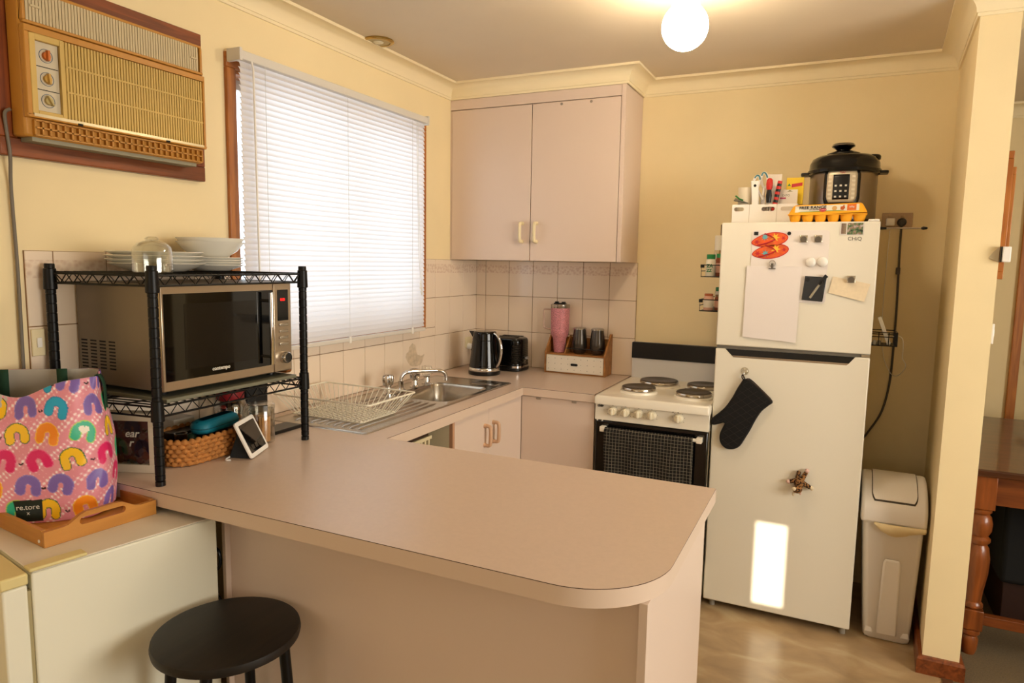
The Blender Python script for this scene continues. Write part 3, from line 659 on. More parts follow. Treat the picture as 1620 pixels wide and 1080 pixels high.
tm = thing('tumbler', 'tall pink glitter tumbler with handle standing in the wooden organiser', 'tumbler', (.560, -.062, 1.009))
MB().lathe([(.001, 1.009), (.030, 1.009), (.031, 1.012), (.037, 1.085), (.048, 1.105), (.049, 1.12), (.052, 1.250), (.001, 1.250)], (.560, -.066, 0), 28).build('body', glitter(), tm, smooth=35)
MB().lathe([(.0515, 1.249), (.0525, 1.251), (.0525, 1.268), (.048, 1.271), (.001, 1.271)], (.560, -.066, 0), 28).build('steel_rim', M_steel, tm, smooth=35)
MB().box(.525, .590, -.082, -.050, 1.2705, 1.277).box(.529, .549, -.076, -.056, 1.277, 1.284).box(.568, .588, -.076, -.056, 1.277, 1.284).build('lid', M_black, tm, bevel=.003)
MB().tube(smoothpath([(.510, -.072, 1.240), (.478, -.078, 1.240), (.470, -.079, 1.230), (.470, -.079, 1.150), (.478, -.078, 1.138), (.512, -.071, 1.130)], 4), .0045, 8).build('handle', mat('pale_handle', '#c9ab98', .3, .4), tm, smooth=60)
M_gun = mat('gunmetal', '#56504a', .24, .85)
for x, l in ((.676, 'dark metal stemless tumbler standing next to the pink tumbler'), (.776, 'dark metal stemless tumbler at the stove end of the wooden organiser')):
    t = thing('wine_tumbler', l, 'tumbler', (x, -.062, 1.009), 0, 'dark metal tumblers')
    MB().lathe([(.001, 1.009), (.026, 1.009), (.034, 1.018), (.041, 1.045), (.041, 1.07), (.036, 1.11), (.0325, 1.140), (.001, 1.140)], (x, -.066, 0), 28).build('cup', M_gun, t, smooth=40)
    MB().lathe([(.0315, 1.1402), (.0345, 1.1402), (.0345, 1.147), (.030, 1.150), (.001, 1.150)], (x, -.066, 0), 28).build('lid', clearmat('smoke_lid', '#9a8f80', .1, .5), t, smooth=40)

# ------------------------------------------------------------------ stove
st = thing('stove', 'white freestanding electric stove with four solid hotplates and black oven door', 'stove', (1.207, -.3, 0))
M_st = mat('stove_enamel', '#ece4d2', .22); S0, S1, SF = .950, 1.462, -.600
MB().box(S0+.004, S1-.004, SF+.035, -.012, .04, .862).build('body', M_st, st)
tp = [[(x, y, z) for x, y in rrect((S0+S1)/2, (SF-.012-.025)/2-.0, S1-S0-2*g, .575+.025-2*g, .012, 4)] for g, z in ((0, .863), (0, .892), (.004, .899), (.010, .9015), (.020, .9005))]
MB().loft(tp).build('hob_top', M_st, st, smooth=50)
MB().box(S0+.010, S1-.006, -.034, -.010, .900, 1.004).build('splashback', mat('splashback_enamel', '#d9d6d2', .3), st)
MB().box(S0+.008, S1-.006, -.040, -.008, 1.004, 1.088).build('splashback_vent', M_black, st, bevel=.003)
M_hp = mat('hotplate_iron', '#5a5048', .35, .6); M_hr = mat('hotplate_ring', '#c8bfb0', .15, 1.0)
for x, y, r in ((1.150, -.215, .092), (1.108, -.440, .077), (1.370, -.225, .080), (1.362, -.448, .077)):
    b = MB().lathe([(r+.010, .9004), (r+.008, .909), (r, .912), (.001, .912)], (x, y, 0), 40).build('plate_seat', M_st, st, smooth=35)
    h = MB().lathe([(r-.003, .911), (r, .915), (r, .927), (r-.004, .930), (r-.010, .931), (r-.016, .9295), (.022, .9295), (.018, .9285), (.001, .9285)], (x, y, 0), 40).build('hotplate', M_hp, st, smooth=35)
    MB().lathe([(r-.001, .913), (r+.0015, .915), (r+.0015, .924), (r-.001, .927)], (x, y, 0), 40).build('ring', M_hr, h, smooth=50)
fp = MB().loft([[(S0+.002, -.604, .788), (S1-.002, -.604, .788), (S1-.002, -.600, .862), (S0+.002, -.600, .862)], [(S0+.002, -.57, .788), (S1-.002, -.57, .788), (S1-.002, -.57, .862), (S0+.002, -.57, .862)]]).build('control_panel', M_st, st, bevel=.002)
text('maker_name', 'CHEF', .0115, (.978, -.6052, .852), (1, 0, 0), (0, 0, 1), M_black, fp, shear=.2, bold=.0006)
MB().tube([(.969+.003*k, -.6045, .858+.0022*math.sin(k*.6)) for k in range(7)], .0008, 5).build('name_swoosh', M_black, fp)
M_kn = mat('knob_cream', '#e9dfc4', .35)
for x in (1.036, 1.095, 1.154, 1.213, 1.330):
    kn = MB().lathe([(.021, 0), (.0205, .004), (.019, .006), (.0175, .014), (.015, .017), (.001, .017)], (x, -.602, .833), 24, '-y').build('knob', M_kn, st, smooth=35)
    MB().box(x-.0055, x+.0055, -.630, -.610, .817, .849).build('grip', M_kn, kn, bevel=.004, seg=3)
    mk = MB()
    for k in range(7):
        a = math.radians(-120+40*k); mk.box(x+.027*math.sin(a)-.0012, x+.027*math.sin(a)+.0012, -.6052, -.6042, .833+.027*math.cos(a)-.0012, .833+.027*math.cos(a)+.0012)
    mk.build('dial_marks', mat('print_grey', '#6f675a', .6), fp)
for x in (1.306, 1.328): MB().cyl((x, -.603, .860), (x, -.6058, .860), .0034, None, 10).build('indicator', M_black, fp)
for x in (1.020, 1.079, 1.138, 1.197): MB().lathe([(.0032, 0), (.0032, .0006), (.002, .0006), (.002, 0)], (x+.016, -.6042, .861), 10, '-y', False).build('hotplate_symbol', mat('print_grey', '#6f675a', .6), fp)
od = MB().box(S0+.006, S1-.006, -.600, -.566, .20, .784).build('oven_door', mat('oven_glass', '#060505', .06, coat=.6), st, bevel=.004)
MB().box(S0+.006, S1-.006, -.598, -.566, .05, .192).build('storage_drawer', M_st, st, bevel=.004)
for x in (.985, 1.413): MB().box(x, x+.024, -.634, -.600, .740, .764).build('handle_bracket', M_st, od, bevel=.003)
MB().cyl((1.0, -.626, .752), (1.43, -.626, .752), .008, None, 12).build('handle_bar', M_st, od, smooth=40)
for x in (.965, .988): MB().cyl((x, -.599, .786), (x, -.606, .786), .003, None, 8).build('hinge_screw', M_st, od)
# checked tea towel over the oven handle
def towel_mat():
    m = mat('checked_cotton', '#15130f', .9); nt = m.node_tree; b = nt.nodes['Principled BSDF']
    tc = nt.nodes.new('ShaderNodeTexCoord'); sp_ = nt.nodes.new('ShaderNodeSeparateXYZ'); cb = nt.nodes.new('ShaderNodeCombineXYZ')
    nt.links.new(tc.outputs['UV'], sp_.inputs[0]); nt.links.new(sp_.outputs[0], cb.inputs[0]); nt.links.new(sp_.outputs[1], cb.inputs[1])
    br = nt.nodes.new('ShaderNodeTexBrick'); br.offset = 0; br.inputs['Scale'].default_value = 1
    br.inputs['Brick Width'].default_value = .0144; br.inputs['Row Height'].default_value = .0144; br.inputs['Mortar Size'].default_value = .00055; br.inputs['Mortar Smooth'].default_value = .3
    br.inputs['Color1'].default_value = lin('#0d0b09'); br.inputs['Color2'].default_value = lin('#110e0b'); br.inputs['Mortar'].default_value = lin('#958a74')
    nt.links.new(cb.outputs[0], br.inputs['Vector']); nt.links.new(br.outputs['Color'], b.inputs['Base Color']); return m
def towel():
    nx, nz = 60, 44; x0, x1 = 1.014, 1.400; vs = []; fs = []; uv = []
    path = [(-.614, .53), (-.614, .748)] 
    for j in range(nz+1):
        s = j/nz*.62
        for i in range(nx+1):
            u = i/nx; x = x0+(x1-x0)*u; sag = .001*math.sin(u*PI)
            if s < .28: z = .755-.28+s; y = -.6130
            elif s < .305: a = (s-.28)/.025*PI; y = -.6130-.0105*(1-math.cos(a))-.0; z = .755+.009*math.sin(a)
            else:
                d = s-.305; z = .755-d; y = -.6345-.004*min(1, d*12)-.010*min(1, d*4)*math.sin(u*17+1.2*math.sin(d*9))*(.35+.65*abs(math.sin(u*5+.8)))-.004
            vs.append((x+ (0.006*math.sin(s*14) if i in (0,) else 0), y, z-sag*(s > .29)*.5)); uv.append((x, s))
    for j in range(nz):
        for i in range(nx): k = j*(nx+1)+i; fs.append((k, k+1, k+nx+2, k+nx+1))
    mb = MB().add(vs, fs); me = bpy.data.meshes.new('tea_towel'); me.from_pydata(vs, [], fs); me.materials.append(towel_mat())
    ul = me.uv_layers.new(name='uv')
    for l in me.loops: ul.data[l.index].uv = uv[l.vertex_index]
    c = Vector((1.207, -.63, .43)); me.transform(Matrix.Translation(-c)); me.shade_smooth()
    o = bpy.data.objects.new('tea_towel', me); o.location = c; COL.objects.link(o); WM[o.name] = Matrix.Translation(c)
    d = o.modifiers.new('thick', 'SOLIDIFY'); d.thickness = .0016; d.offset = 0
    return tag(o, 'black tea towel with a white grid check hanging over the oven handle', 'towel')
towel()
# ------------------------------------------------------------------ fridge
fr = thing('refrigerator', 'white two door top freezer refrigerator beside the stove', 'refrigerator', (1.756, -.3, 0))
M_fr = mat('fridge_enamel', '#e8e1cf', .3); X0, X1, FY = 1.466, 2.046, -.575
MB().box(X0+.002, X1-.002, -.520, -.02, .035, 1.664).build('body', M_fr, fr, bevel=.004)
MB().box(X0+.006, X1-.006, -.524, -.5185, .05, 1.66).build('door_seal', mat('seal_grey', '#5b564e', .7), fr)
ud = MB().box(X0, X1, FY, -.524, 1.160, 1.669).build('freezer_door', M_fr, fr, bevel=.005, seg=3)
ld = MB().box(X0, X1, FY, -.524, .036, 1.147).build('fridge_door', M_fr, fr, bevel=.005, seg=3)
MB().box(X0+.004, X1-.004, FY+.008, -.524, 1.1475, 1.1595).build('gap_strip', mat('gap_grey', '#6d675c', .4), fr)
hd = MB().loft([[(1.506, FY-.0008, 1.1472), (1.994, FY-.0008, 1.1472), (1.974, FY-.0008, 1.121), (1.532, FY-.0008, 1.121)], [(1.506, FY+.004, 1.1472), (1.994, FY+.004, 1.1472), (1.974, FY+.004, 1.121), (1.532, FY+.004, 1.121)]]).build('handle_recess', M_black, ld)
MB().loft([[(1.532, FY-.003, 1.121), (1.974, FY-.003, 1.121), (1.966, FY-.0005, 1.113), (1.540, FY-.0005, 1.113)], [(1.532, FY+.003, 1.121), (1.974, FY+.003, 1.121), (1.966, FY+.003, 1.113), (1.540, FY+.003, 1.113)]]).build('handle_lip', mat('silver_trim', '#c9bca8', .25, .7), ld)
MB().box(2.015, 2.044, FY+.003, -.54, 1.1485, 1.159).build('hinge', M_steel, fr)
MB().box(2.004, 2.042, -.572, -.50, 1.6692, 1.678).build('hinge_cover', M_wplast, fr, bevel=.003)
for x in (1.50, 2.022): MB().cyl((x, -.535, 0), (x, -.535, .036), .013, .010, 12).build('foot', mat('foot_grey', '#9a9284', .5), fr, smooth=40)
for x in (1.50, 2.02): MB().cyl((x, -.07, 0), (x, -.07, .036), .013, .010, 12).build('foot', mat('foot_grey', '#9a9284', .5), fr, smooth=40)
text('maker_name', 'CHiQ', .020, (1.962, FY-.0004, 1.603), (1, 0, 0), (0, 0, 1), mat('logo_grey', '#4d4840', .4), ud)

FP = FY-.0004                                              # outer face of the doors
def sheet(name, pts, m, label, cat, y=FP, t=.0008, curl=0.0, group=None):
    """a thin sheet of four corners (TL, TR, BR, BL) stuck on the fridge, free edge curling a little"""
    n = 10; vs = []; fs = []
    for j in range(n+1):
        for i in range(n+1):
            u, v = i/n, j/n
            x = (pts[0][0]*(1-u)+pts[1][0]*u)*(1-v)+(pts[3][0]*(1-u)+pts[2][0]*u)*v
            z = (pts[0][1]*(1-u)+pts[1][1]*u)*(1-v)+(pts[3][1]*(1-u)+pts[2][1]*u)*v
            vs.append((x, y-t/2-curl*v*v*(.4+.6*u), z))
    for j in range(n):
        for i in range(n): k = j*(n+1)+i; fs.append((k, k+1, k+n+2, k+n+1))
    return tag(MB().add(vs, fs).build(name, m, solid=t), label, cat, group)
tag(MB().prism(rrect(1.731, 1.494, .286, .285, .012, 4), FP-.002, FP-.0002, 'xz').build('magnetic_board', mat('whiteboard', '#e9dfd6', .2, coat=.3), bevel=.0006, seg=1), 'thin whiteboard sheet with rounded corners stuck on the freezer door', 'board')
B1 = FP-.0022
sheet('paper_sheet', [(1.574, 1.494), (1.782, 1.493), (1.777, 1.190), (1.572, 1.202)], mat('paper', '#e9e0da', .8), 'large blank white paper sheet hanging on the freezer door', 'paper', B1-.002, curl=.004)
sheet('note_paper', [(1.896, 1.458), (2.027, 1.432), (2.010, 1.364), (1.884, 1.394)], mat('note', '#e8d6b6', .8, noise=.05, nscale=80), 'small tilted cream note under a clip magnet on the freezer door', 'paper', FP-.001, curl=.006)
# flip-flop picture magnet
M_or = mat('print_orange', '#e8622a', .5, noise=.25, nscale=30); M_rd = mat('print_red', '#c22a30', .5); M_yl = mat('print_yellow', '#e8c33c', .5); M_tl = mat('print_teal', '#5fa3ae', .5)
ff = thing('flip_flop_magnet', 'orange flowered flip flop picture magnet on the whiteboard', 'magnet', (1.657, B1, 1.52))
def sole(cx, cz, L, w, ang):
    o = []
    for k in range(32):
        t = 2*PI*k/32; x = L/2*math.cos(t); ww = w/2*(1+.14*math.cos(t)-.16*math.cos(2*t)*.5); z = ww*math.sin(t)
        o.append((cx+x*math.cos(ang)-z*math.sin(ang), cz+x*math.sin(ang)+z*math.cos(ang)))
    return o
def star(cx, cz, r, n, rot=0): return [(cx+(r if k % 2 == 0 else r*.42)*math.cos(rot+PI*k/n), cz+(r if k % 2 == 0 else r*.42)*math.sin(rot+PI*k/n)) for k in range(2*n)]
for (cx, cz) in ((1.655, 1.598), (1.660, 1.552)):
    MB().prism(sole(cx, cz, .141, .054, .17), B1-.0012, B1-.0002, 'xz').build('sole_edge', M_rd, ff)
    s = MB().prism(sole(cx, cz, .134, .047, .17), B1-.0018, B1-.0012, 'xz').build('sole', M_or, ff)
    MB().prism(star(cx+.020, cz+.010, .019, 7), B1-.0023, B1-.0018, 'xz').build('flower', M_yl, s)
    MB().prism(star(cx-.018, cz-.008 if cz < 1.57 else cz+.012, .016, 8), B1-.0023, B1-.0018, 'xz').build('flower', M_tl, s)
    MB().prism(star(cx-.048, cz-.008, .012, 6), B1-.0023, B1-.0018, 'xz').build('flower', M_rd, s)
    MB().prism(star(cx+.052, cz+.008, .010, 6), B1-.0023, B1-.0018, 'xz').build('flower', M_rd, s)
    MB().tube(smoothpath([(cx-.045, B1-.003, cz-.022), (cx-.010, B1-.004, cz-.012), (cx+.022, B1-.003, cz+.002)], 5), .0028, 6).build('strap', M_rd, s, smooth=60)
    MB().tube(smoothpath([(cx-.020, B1-.003, cz+.026), (cx+.006, B1-.004, cz+.016), (cx+.022, B1-.003, cz+.002)], 5), .0022, 6).build('strap', M_rd, s, smooth=60)
for (x, z, l) in ((1.603, 1.624, 'small square black magnet at the corner of the whiteboard'), (1.727, 1.624, 'small round black magnet beside the flip flop picture')):
    if x < 1.65: o = MB().box(x-.008, x+.008, B1-.005, B1-.0002, z-.007, z+.007).build('black_magnet', M_black, bevel=.001)
    else: o = MB().cyl((x, B1-.0002, z), (x, B1-.005, z), .0075, .007, 18).build('black_magnet', M_black, smooth=40)
    tag(o, l, 'magnet', 'small black magnets')
M_nick = mat('nickel', '#a89e90', .2, .95)
def clip(x, z, y, label):
    t = thing('clip_magnet', label, 'magnet', (x, y, z-.014), 0, 'silver clip magnets')
    MB().loft([[(x-.016, y-.0003, z-.014), (x+.014, y-.0003, z-.014), (x+.014, y-.0003, z+.015), (x-.016, y-.0003, z+.015)], [(x-.014, y-.008, z-.013), (x+.013, y-.008, z-.013), (x+.013, y-.003, z+.014), (x-.014, y-.003, z+.014)]]).build('jaw', mat('bright_nickel', '#d2cabd', .18, .9), t, bevel=.001)
    MB().lathe([(.0115, .002), (.012, .009), (.010, .012), (.001, .012)], (x-.001, y-.003, z-.001), 20, '-y').build('magnet_disc', mat('clip_disc', '#6a6156', .4, .5), t, smooth=40)
clip(1.782, 1.602, B1, 'silver clip magnet beside the flip flop picture'); clip(1.835, 1.602, B1, 'silver clip magnet near the whiteboard edge under the egg carton'); clip(1.961, 1.448, FP-.002, 'silver clip magnet holding the small cream note')
t = thing('clip_magnet', 'silver clip magnet holding up the large white paper', 'magnet', (1.671, B1-.002, 1.486), 0, 'silver clip magnets')
MB().lathe([(.012, .003), (.0125, .008), (.011, .010), (.001, .010)], (1.671, B1, 1.505), 20, '-y').build('magnet_disc', M_nick, t, smooth=40)
MB().box(1.658, 1.684, B1-.008, B1-.0035, 1.482, 1.4855).build('jaw', mat('clip_disc', '#6f665a', .35, .8), t)
MB().box(1.667, 1.676, B1-.014, B1-.008, 1.486, 1.505).build('lever', mat('clip_disc', '#6f665a', .35, .8), t, bevel=.001)
for x, z, l in ((1.813, 1.511, 'round white magnet under the silver clips, nearer the stove'), (1.855, 1.513, 'round white magnet at the whiteboard edge above the black pouch')):
    tag(MB().lathe([(.0175, 0), (.019, .002), (.019, .006), (.016, .010), (.008, .0125), (.001, .013)], (x, B1-.0002, z), 24, '-y').build('white_magnet', M_wplast, smooth=50), l, 'magnet', 'round white magnets')
po = thing('marker_pouch', 'small black magnetic pouch with a marker pen clipped across it', 'pouch', (1.83, B1, 1.36))
MB().prism([(1.788, 1.363), (1.864, 1.358), (1.874, 1.453), (1.796, 1.458)], B1-.010, B1-.0003, 'xz').build('case', mat('smoked_plastic', '#191714', .2), po, bevel=.002)
for x, z in ((1.806, 1.444), (1.858, 1.438)): MB().cyl((x, B1-.0102, z), (x, B1-.0118, z), .008, None, 14).build('magnet_dot', M_black, po, smooth=40)
MB().cyl((1.818, B1-.014, 1.372), (1.849, B1-.014, 1.424), .0045, None, 10).build('marker_barrel', mat('marker_grey', '#9d937f', .5), po, smooth=40)
MB().cyl((1.849, B1-.014, 1.424), (1.858, B1-.014, 1.439), .0052, None, 10).build('marker_cap', M_black, po, smooth=40)
MB().prism([(1.858, 1.452), (1.868, 1.446), (1.880, 1.456), (1.868, 1.466)], B1-.016, B1-.006, 'xz').build('eraser', M_black, po, bevel=.001)
# photo magnet
def photo():
    n = 24; vs = []; fs = []
    for j in range(n+1):
        for i in range(n+1): vs.append((1.934+.054*i/n, FP-.0022, 1.6195+.044*j/n))
    for j in range(n):
        for i in range(n): k = j*(n+1)+i; fs.append((k, k+1, k+n+2, k+n+1))
    m = mat('photo_print', '#57604a', .2); nt = m.node_tree; tc = nt.nodes.new('ShaderNodeTexCoord'); nz = nt.nodes.new('ShaderNodeTexNoise'); nz.inputs['Scale'].default_value = 75; nz.inputs['Detail'].default_value = 4
    nt.links.new(tc.outputs['Object'], nz.inputs[0]); r = nt.nodes.new('ShaderNodeValToRGB'); e = r.color_ramp.elements
    e[0].position = .35; e[0].color = lin('#2c332c'); e[1].position = .66; e[1].color = lin('#b9b8b0'); q = e.new(.48); q.color = lin('#5d7a52'); q = e.new(.56); q.color = lin('#9a7566')
    nt.links.new(nz.outputs[0], r.inputs[0]); nt.links.new(r.outputs[0], nt.nodes['Principled BSDF'].inputs['Base Color'])
    t = thing('photo_magnet', 'clear photo magnet with a green picture above the maker name', 'magnet', (1.95, FP, 1.616))
    MB().box(1.908, 1.992, FP-.0016, FP-.0002, 1.6165, 1.666).build('acrylic', mat('acrylic_edge', '#ddd6cc', .1), t, bevel=.0006, seg=1)
    MB().add(vs, fs).build('picture', m, t)
    MB().box(1.913, 1.930, FP-.0021, FP-.0016, 1.622, 1.662).build('silver_strip', M_chrome, t)
photo()
# oven mitt on a suction hook
hk = thing('suction_hook', 'clear suction hook on the fridge door holding the oven mitt', 'hook', (1.588, FP, 1.05))
MB().lathe([(.017, 0), (.016, .003), (.008, .008), (.001, .010)], (1.588, FP, 1.058), 20, '-y').build('suction_cup', M_bottle, hk, smooth=50)
MB().tube(smoothpath([(1.588, FP-.008, 1.060), (1.587, FP-.014, 1.050), (1.585, FP-.016, 1.038), (1.585, FP-.024, 1.034), (1.585, FP-.026, 1.042)], 5), .0022, 8).build('wire', M_chrome, hk, smooth=60)
mt = thing('oven_mitt', 'black quilted oven mitt hanging tilted from the fridge door', 'oven mitt', (1.585, FP, .722))
out = [(1.582, 1.020), (1.598, 1.028), (1.616, 1.026), (1.660, .988), (1.704, .944), (1.690, .924), (1.664, .897), (1.642, .856), (1.625, .815), (1.607, .778), (1.588, .742), (1.567, .726), (1.548, .722), (1.530, .724), (1.512, .738), (1.503, .758), (1.502, .780), (1.508, .800), (1.520, .832), (1.500, .826), (1.483, .820), (1.470, .820), (1.464, .833), (1.468, .848), (1.495, .874), (1.520, .902), (1.545, .945), (1.563, .985)]
def pillow(outl, y, thick, rings=6):
    """puffed flat shape: outline shrunk towards its spine with growing height"""
    cx = sum(p[0] for p in outl)/len(outl); cz = sum(p[1] for p in outl)/len(outl); N = len(outl)
    nr = []
    for i in range(N):
        a, b = outl[i-1], outl[(i+1) % N]; dx, dz = b[0]-a[0], b[1]-a[1]; L = math.hypot(dx, dz) or 1; nr.append((-dz/L, dx/L))
    area = sum(outl[i-1][0]*outl[i][1]-outl[i][0]*outl[i-1][1] for i in range(N)); sg = 1 if area > 0 else -1
    lp = []
    for k in range(rings+1):
        t = k/rings; off = .008*t; h = thick*math.sqrt(1-(1-t)**2)
        lp.append([(p[0]+sg*nr[i][0]*off, y-h, p[1]+sg*nr[i][1]*off) for i, p in enumerate(outl)])
    return lp
M_mitt = mat('mitt_cloth', '#0e0c0b', .9, bump=.5, bscale=120)
fine = [tuple(p) for p in [(q.x, q.y) for q in smoothpath([(a, b, 0) for a, b in out+[out[0]]], 3)][:-1]]
lp = [[(p[0], FP-.0008, p[1]) for p in fine]]+pillow(fine, FP-.004, .020)
MB().loft(lp, True, True).build('glove', M_mitt, mt, smooth=80)
def inside(x, z, m=.010):
    c = False; n = len(fine); dmin = 1
    for i in range(n):
        (x1, z1), (x2, z2) = fine[i-1], fine[i]
        if (z1 > z) != (z2 > z) and x < (x2-x1)*(z-z1)/(z2-z1)+x1: c = not c
        L2 = (x2-x1)**2+(z2-z1)**2 or 1e-12; u = max(0, min(1, ((x-x1)*(x2-x1)+(z-z1)*(z2-z1))/L2)); dmin = min(dmin, math.hypot(x-x1-u*(x2-x1), z-z1-u*(z2-z1)))
    return c and dmin > m
q = MB()
for ang_ in (.95, -.95):
    dx, dz = math.sin(ang_), math.cos(ang_)
    for k in range(-8, 9):
        cx, cz = 1.585+.026*k*dz, .875-.026*k*dx; run = []
        for j in range(-60, 61):
            p = (cx+dx*.004*j, cz+dz*.004*j)
            if inside(*p): run.append((p[0], FP-.0242, p[1]))
            else:
                if len(run) > 3: q.tube([run[0], run[-1]], .0011, 4)
                run = []
        if len(run) > 3: q.tube([run[0], run[-1]], .0011, 4)
q.build('quilting', mat('mitt_thread', '#2a2522', .9), mt, kind='stuff')
MB().tube([(1.600, FP-.016, 1.030), (1.650, FP-.018, .997), (1.700, FP-.016, .948)], .0035, 6).build('cuff_binding', mat('mitt_binding', '#3a2a20', .8), mt, smooth=60)
MB().tube(smoothpath([(1.592, FP-.012, 1.020), (1.582, FP-.020, 1.032), (1.583, FP-.0245, 1.046), (1.590, FP-.020, 1.034), (1.594, FP-.012, 1.018)], 4), .0028, 6).build('hanging_loop', M_mitt, mt, smooth=60)
# leopard plush magnet
def leopard():
    m = mat('leopard_plush', '#9a6a36', .95, bump=.7, bscale=260); nt = m.node_tree; tc = nt.nodes.new('ShaderNodeTexCoord'); v = nt.nodes.new('ShaderNodeTexVoronoi'); v.inputs['Scale'].default_value = 150
    nt.links.new(tc.outputs['Object'], v.inputs[0]); r = nt.nodes.new('ShaderNodeValToRGB'); e = r.color_ramp.elements
    e[0].position = .42; e[0].color = lin('#221208'); e[1].position = .60; e[1].color = lin('#9a6c3c'); nt.links.new(v.outputs['Distance'], r.inputs[0]); nt.links.new(r.outputs[0], nt.nodes['Principled BSDF'].inputs['Base Color']); return m
M_leo = leopard(); M_pp = mat('plush_cream', '#d9c7a6', .95); M_pk = mat('plush_pink', '#d8b3a4', .9)
pl = thing('plush_magnet', 'small leopard print plush animal magnet spread on the fridge door', 'plush toy', (1.828, FP, .58))
MB().ball((1.826, FP-.017, .622), .021, 16, 10, (1, .8, 1.15)).build('body', M_leo, pl, smooth=80)
hdp = MB().ball((1.820, FP-.030, .597), .017, 16, 10, (1.1, .9, .95)).build('head', M_leo, pl, smooth=80)
MB().ball((1.808, FP-.040, .600), .009, 12, 8, (1.1, .8, .9)).build('muzzle', M_pp, hdp, smooth=80)
MB().ball((1.806, FP-.022, .576), .009, 10, 8, (.6, .5, 1.4)).build('ear', M_pp, hdp, smooth=80)
MB().ball((1.832, FP-.022, .580), .006, 10, 8, (.7, .5, 1.2)).build('ear', M_pk, hdp, smooth=80)
for p0, p1, c in (((1.812, .628), (1.790, .622), M_pk), ((1.842, .620), (1.866, .608), M_pp), ((1.818, .640), (1.820, .658), M_leo), ((1.836, .640), (1.848, .668), M_pk)):
    l = MB().cyl((p0[0], FP-.015, p0[1]), (p1[0], FP-.015, p1[1]), .010, .008, 12).build('limb', M_leo, pl, smooth=60)
    MB().ball((p1[0]+(p1[0]-p0[0])*.25, FP-.015, p1[1]+(p1[1]-p0[1])*.25), .0088, 12, 8).build('paw', c, l, smooth=80)

# ------------------------------------------------------------------ on top of the fridge
FT = 1.6692
og = thing('desk_organiser', 'white plastic organiser tub with slot handles on top of the fridge', 'organiser', (1.63, -.47, FT))
OX0, OX1, OY0, OY1, OZ = 1.492, 1.752, -.535, -.405, 1.752
MB().box(OX0, OX1, OY0, OY1, FT+.0003, FT+.004).build('base', M_wplast, og)
xs = [OX0, 1.563, 1.672, OX1]
for k in range(3):
    a, b = xs[k]+.0012, xs[k+1]-.0012; cx = (a+b)/2+(-.006 if k == 0 else .02 if k == 1 else 0); hw = min(.026, (b-a)/2-.014)
    z0, z1 = FT+.004, OZ; oz = OZ-.020
    f = fill_holes([(a, z0), (b, z0), (b, z1), (a, z1)], [rrect(cx, oz, 2*hw, .017, .008, 5)], 0, .003)
    f.v = [(x, OY0+d, z) for x, z, d in f.v]; f.build('front_panel', M_wplast, og)
MB().box(OX0, OX1, OY1-.003, OY1, FT+.004, OZ+.004).build('back_panel', M_wplast, og)
for x in (OX0, OX1-.003): MB().box(x, x+.003, OY0+.003, OY1-.003, FT+.004, OZ).build('side_panel', M_wplast, og)
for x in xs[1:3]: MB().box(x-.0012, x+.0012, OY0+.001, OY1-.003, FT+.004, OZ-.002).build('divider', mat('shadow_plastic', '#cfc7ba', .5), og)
# contents of the organiser, each standing on its floor
FB = FT+.0045
def px(u, v): return (1.490+(u-1158)*.00252, 1.761+(318-v)*.0027)
t = tag(MB().lathe([(.001, FB), (.025, FB), (.028, FB+.10), (.029, 1.828), (.026, 1.828), (.022, FB+.02), (.001, FB+.02)], (1.535, -.475, 0), 24).build('paper_roll', mat('roll', '#ddd0b6', .7), smooth=40), 'cream cup shaped roll standing in the white organiser', 'cup')
kn = thing('kitchen_knife', 'white handled knife standing up in the white organiser', 'knife', (1.585, -.50, FB))
MB().loft([[(1.588+a, -.505+b, FB) for a, b in ((-.006, -.002), (.006, -.002), (.006, .002), (-.006, .002))], [(1.583+a, -.505+b, 1.750) for a, b in ((-.010, -.003), (.010, -.003), (.010, .003), (-.010, .003))]]).build('blade', M_steel, kn)
MB().loft([[(1.583+a, -.505+b, 1.750) for a, b in ((-.014, -.007), (.014, -.007), (.014, .007), (-.014, .007))], [(1.572+a, -.505+b, 1.853) for a, b in ((-.012, -.006), (.018, -.006), (.018, .006), (-.012, .006))]]).build('handle', M_wplast, kn, bevel=.003)
MB().cyl((1.578, -.513, 1.832), (1.578, -.5105, 1.832), .006, None, 12).build('hanging_hole', M_dark, kn)
sc = thing('scissors', 'white and teal handled scissors standing in the white organiser', 'scissors', (1.60, -.47, FB))
M_teal = mat('teal_rubber', '#3f7d86', .5)
MB().box(1.606, 1.618, -.476, -.472, FB, 1.785).build('blade', M_steel, sc); MB().box(1.600, 1.612, -.471, -.467, FB, 1.785).build('blade', M_steel, sc)
for cx, cz, rx, rz, y in ((1.580, 1.852, .013, .026, -.474), (1.611, 1.858, .013, .032, -.468)):
    lp_ = [(cx+rx*math.cos(2*PI*k/20)+(.12*(rz*math.sin(2*PI*k/20)))*(1 if cx < 1.6 else -1), y, cz+rz*math.sin(2*PI*k/20)) for k in range(20)]
    h = MB().tube(lp_, .0055, 8, True).tube([(cx, y, cz-rz), (1.608, y, 1.775)], .006, 8).build('handle', M_wplast, sc, smooth=60)
    MB().tube([(p[0], p[1]-.0035, p[2]) for p in lp_[1:9]], .0035, 6).build('grip', M_teal, h, smooth=60)
crd = thing('card_pack', 'tall white printed card standing behind the red screwdriver', 'card', (1.645, -.44, FB))
MB().box(1.617, 1.678, -.447, -.443, FB, 1.885).build('card', mat('card', '#e0d5c4', .6), crd, bevel=.003)
text('lettering', 'ASTO', .020, (1.672, -.4476, 1.855), (0, 0, 1), (-1, 0, 0), M_black, crd, align='RIGHT')
sd = thing('screwdriver', 'red and black handled screwdriver standing in the white organiser', 'screwdriver', (1.637, -.49, FB))
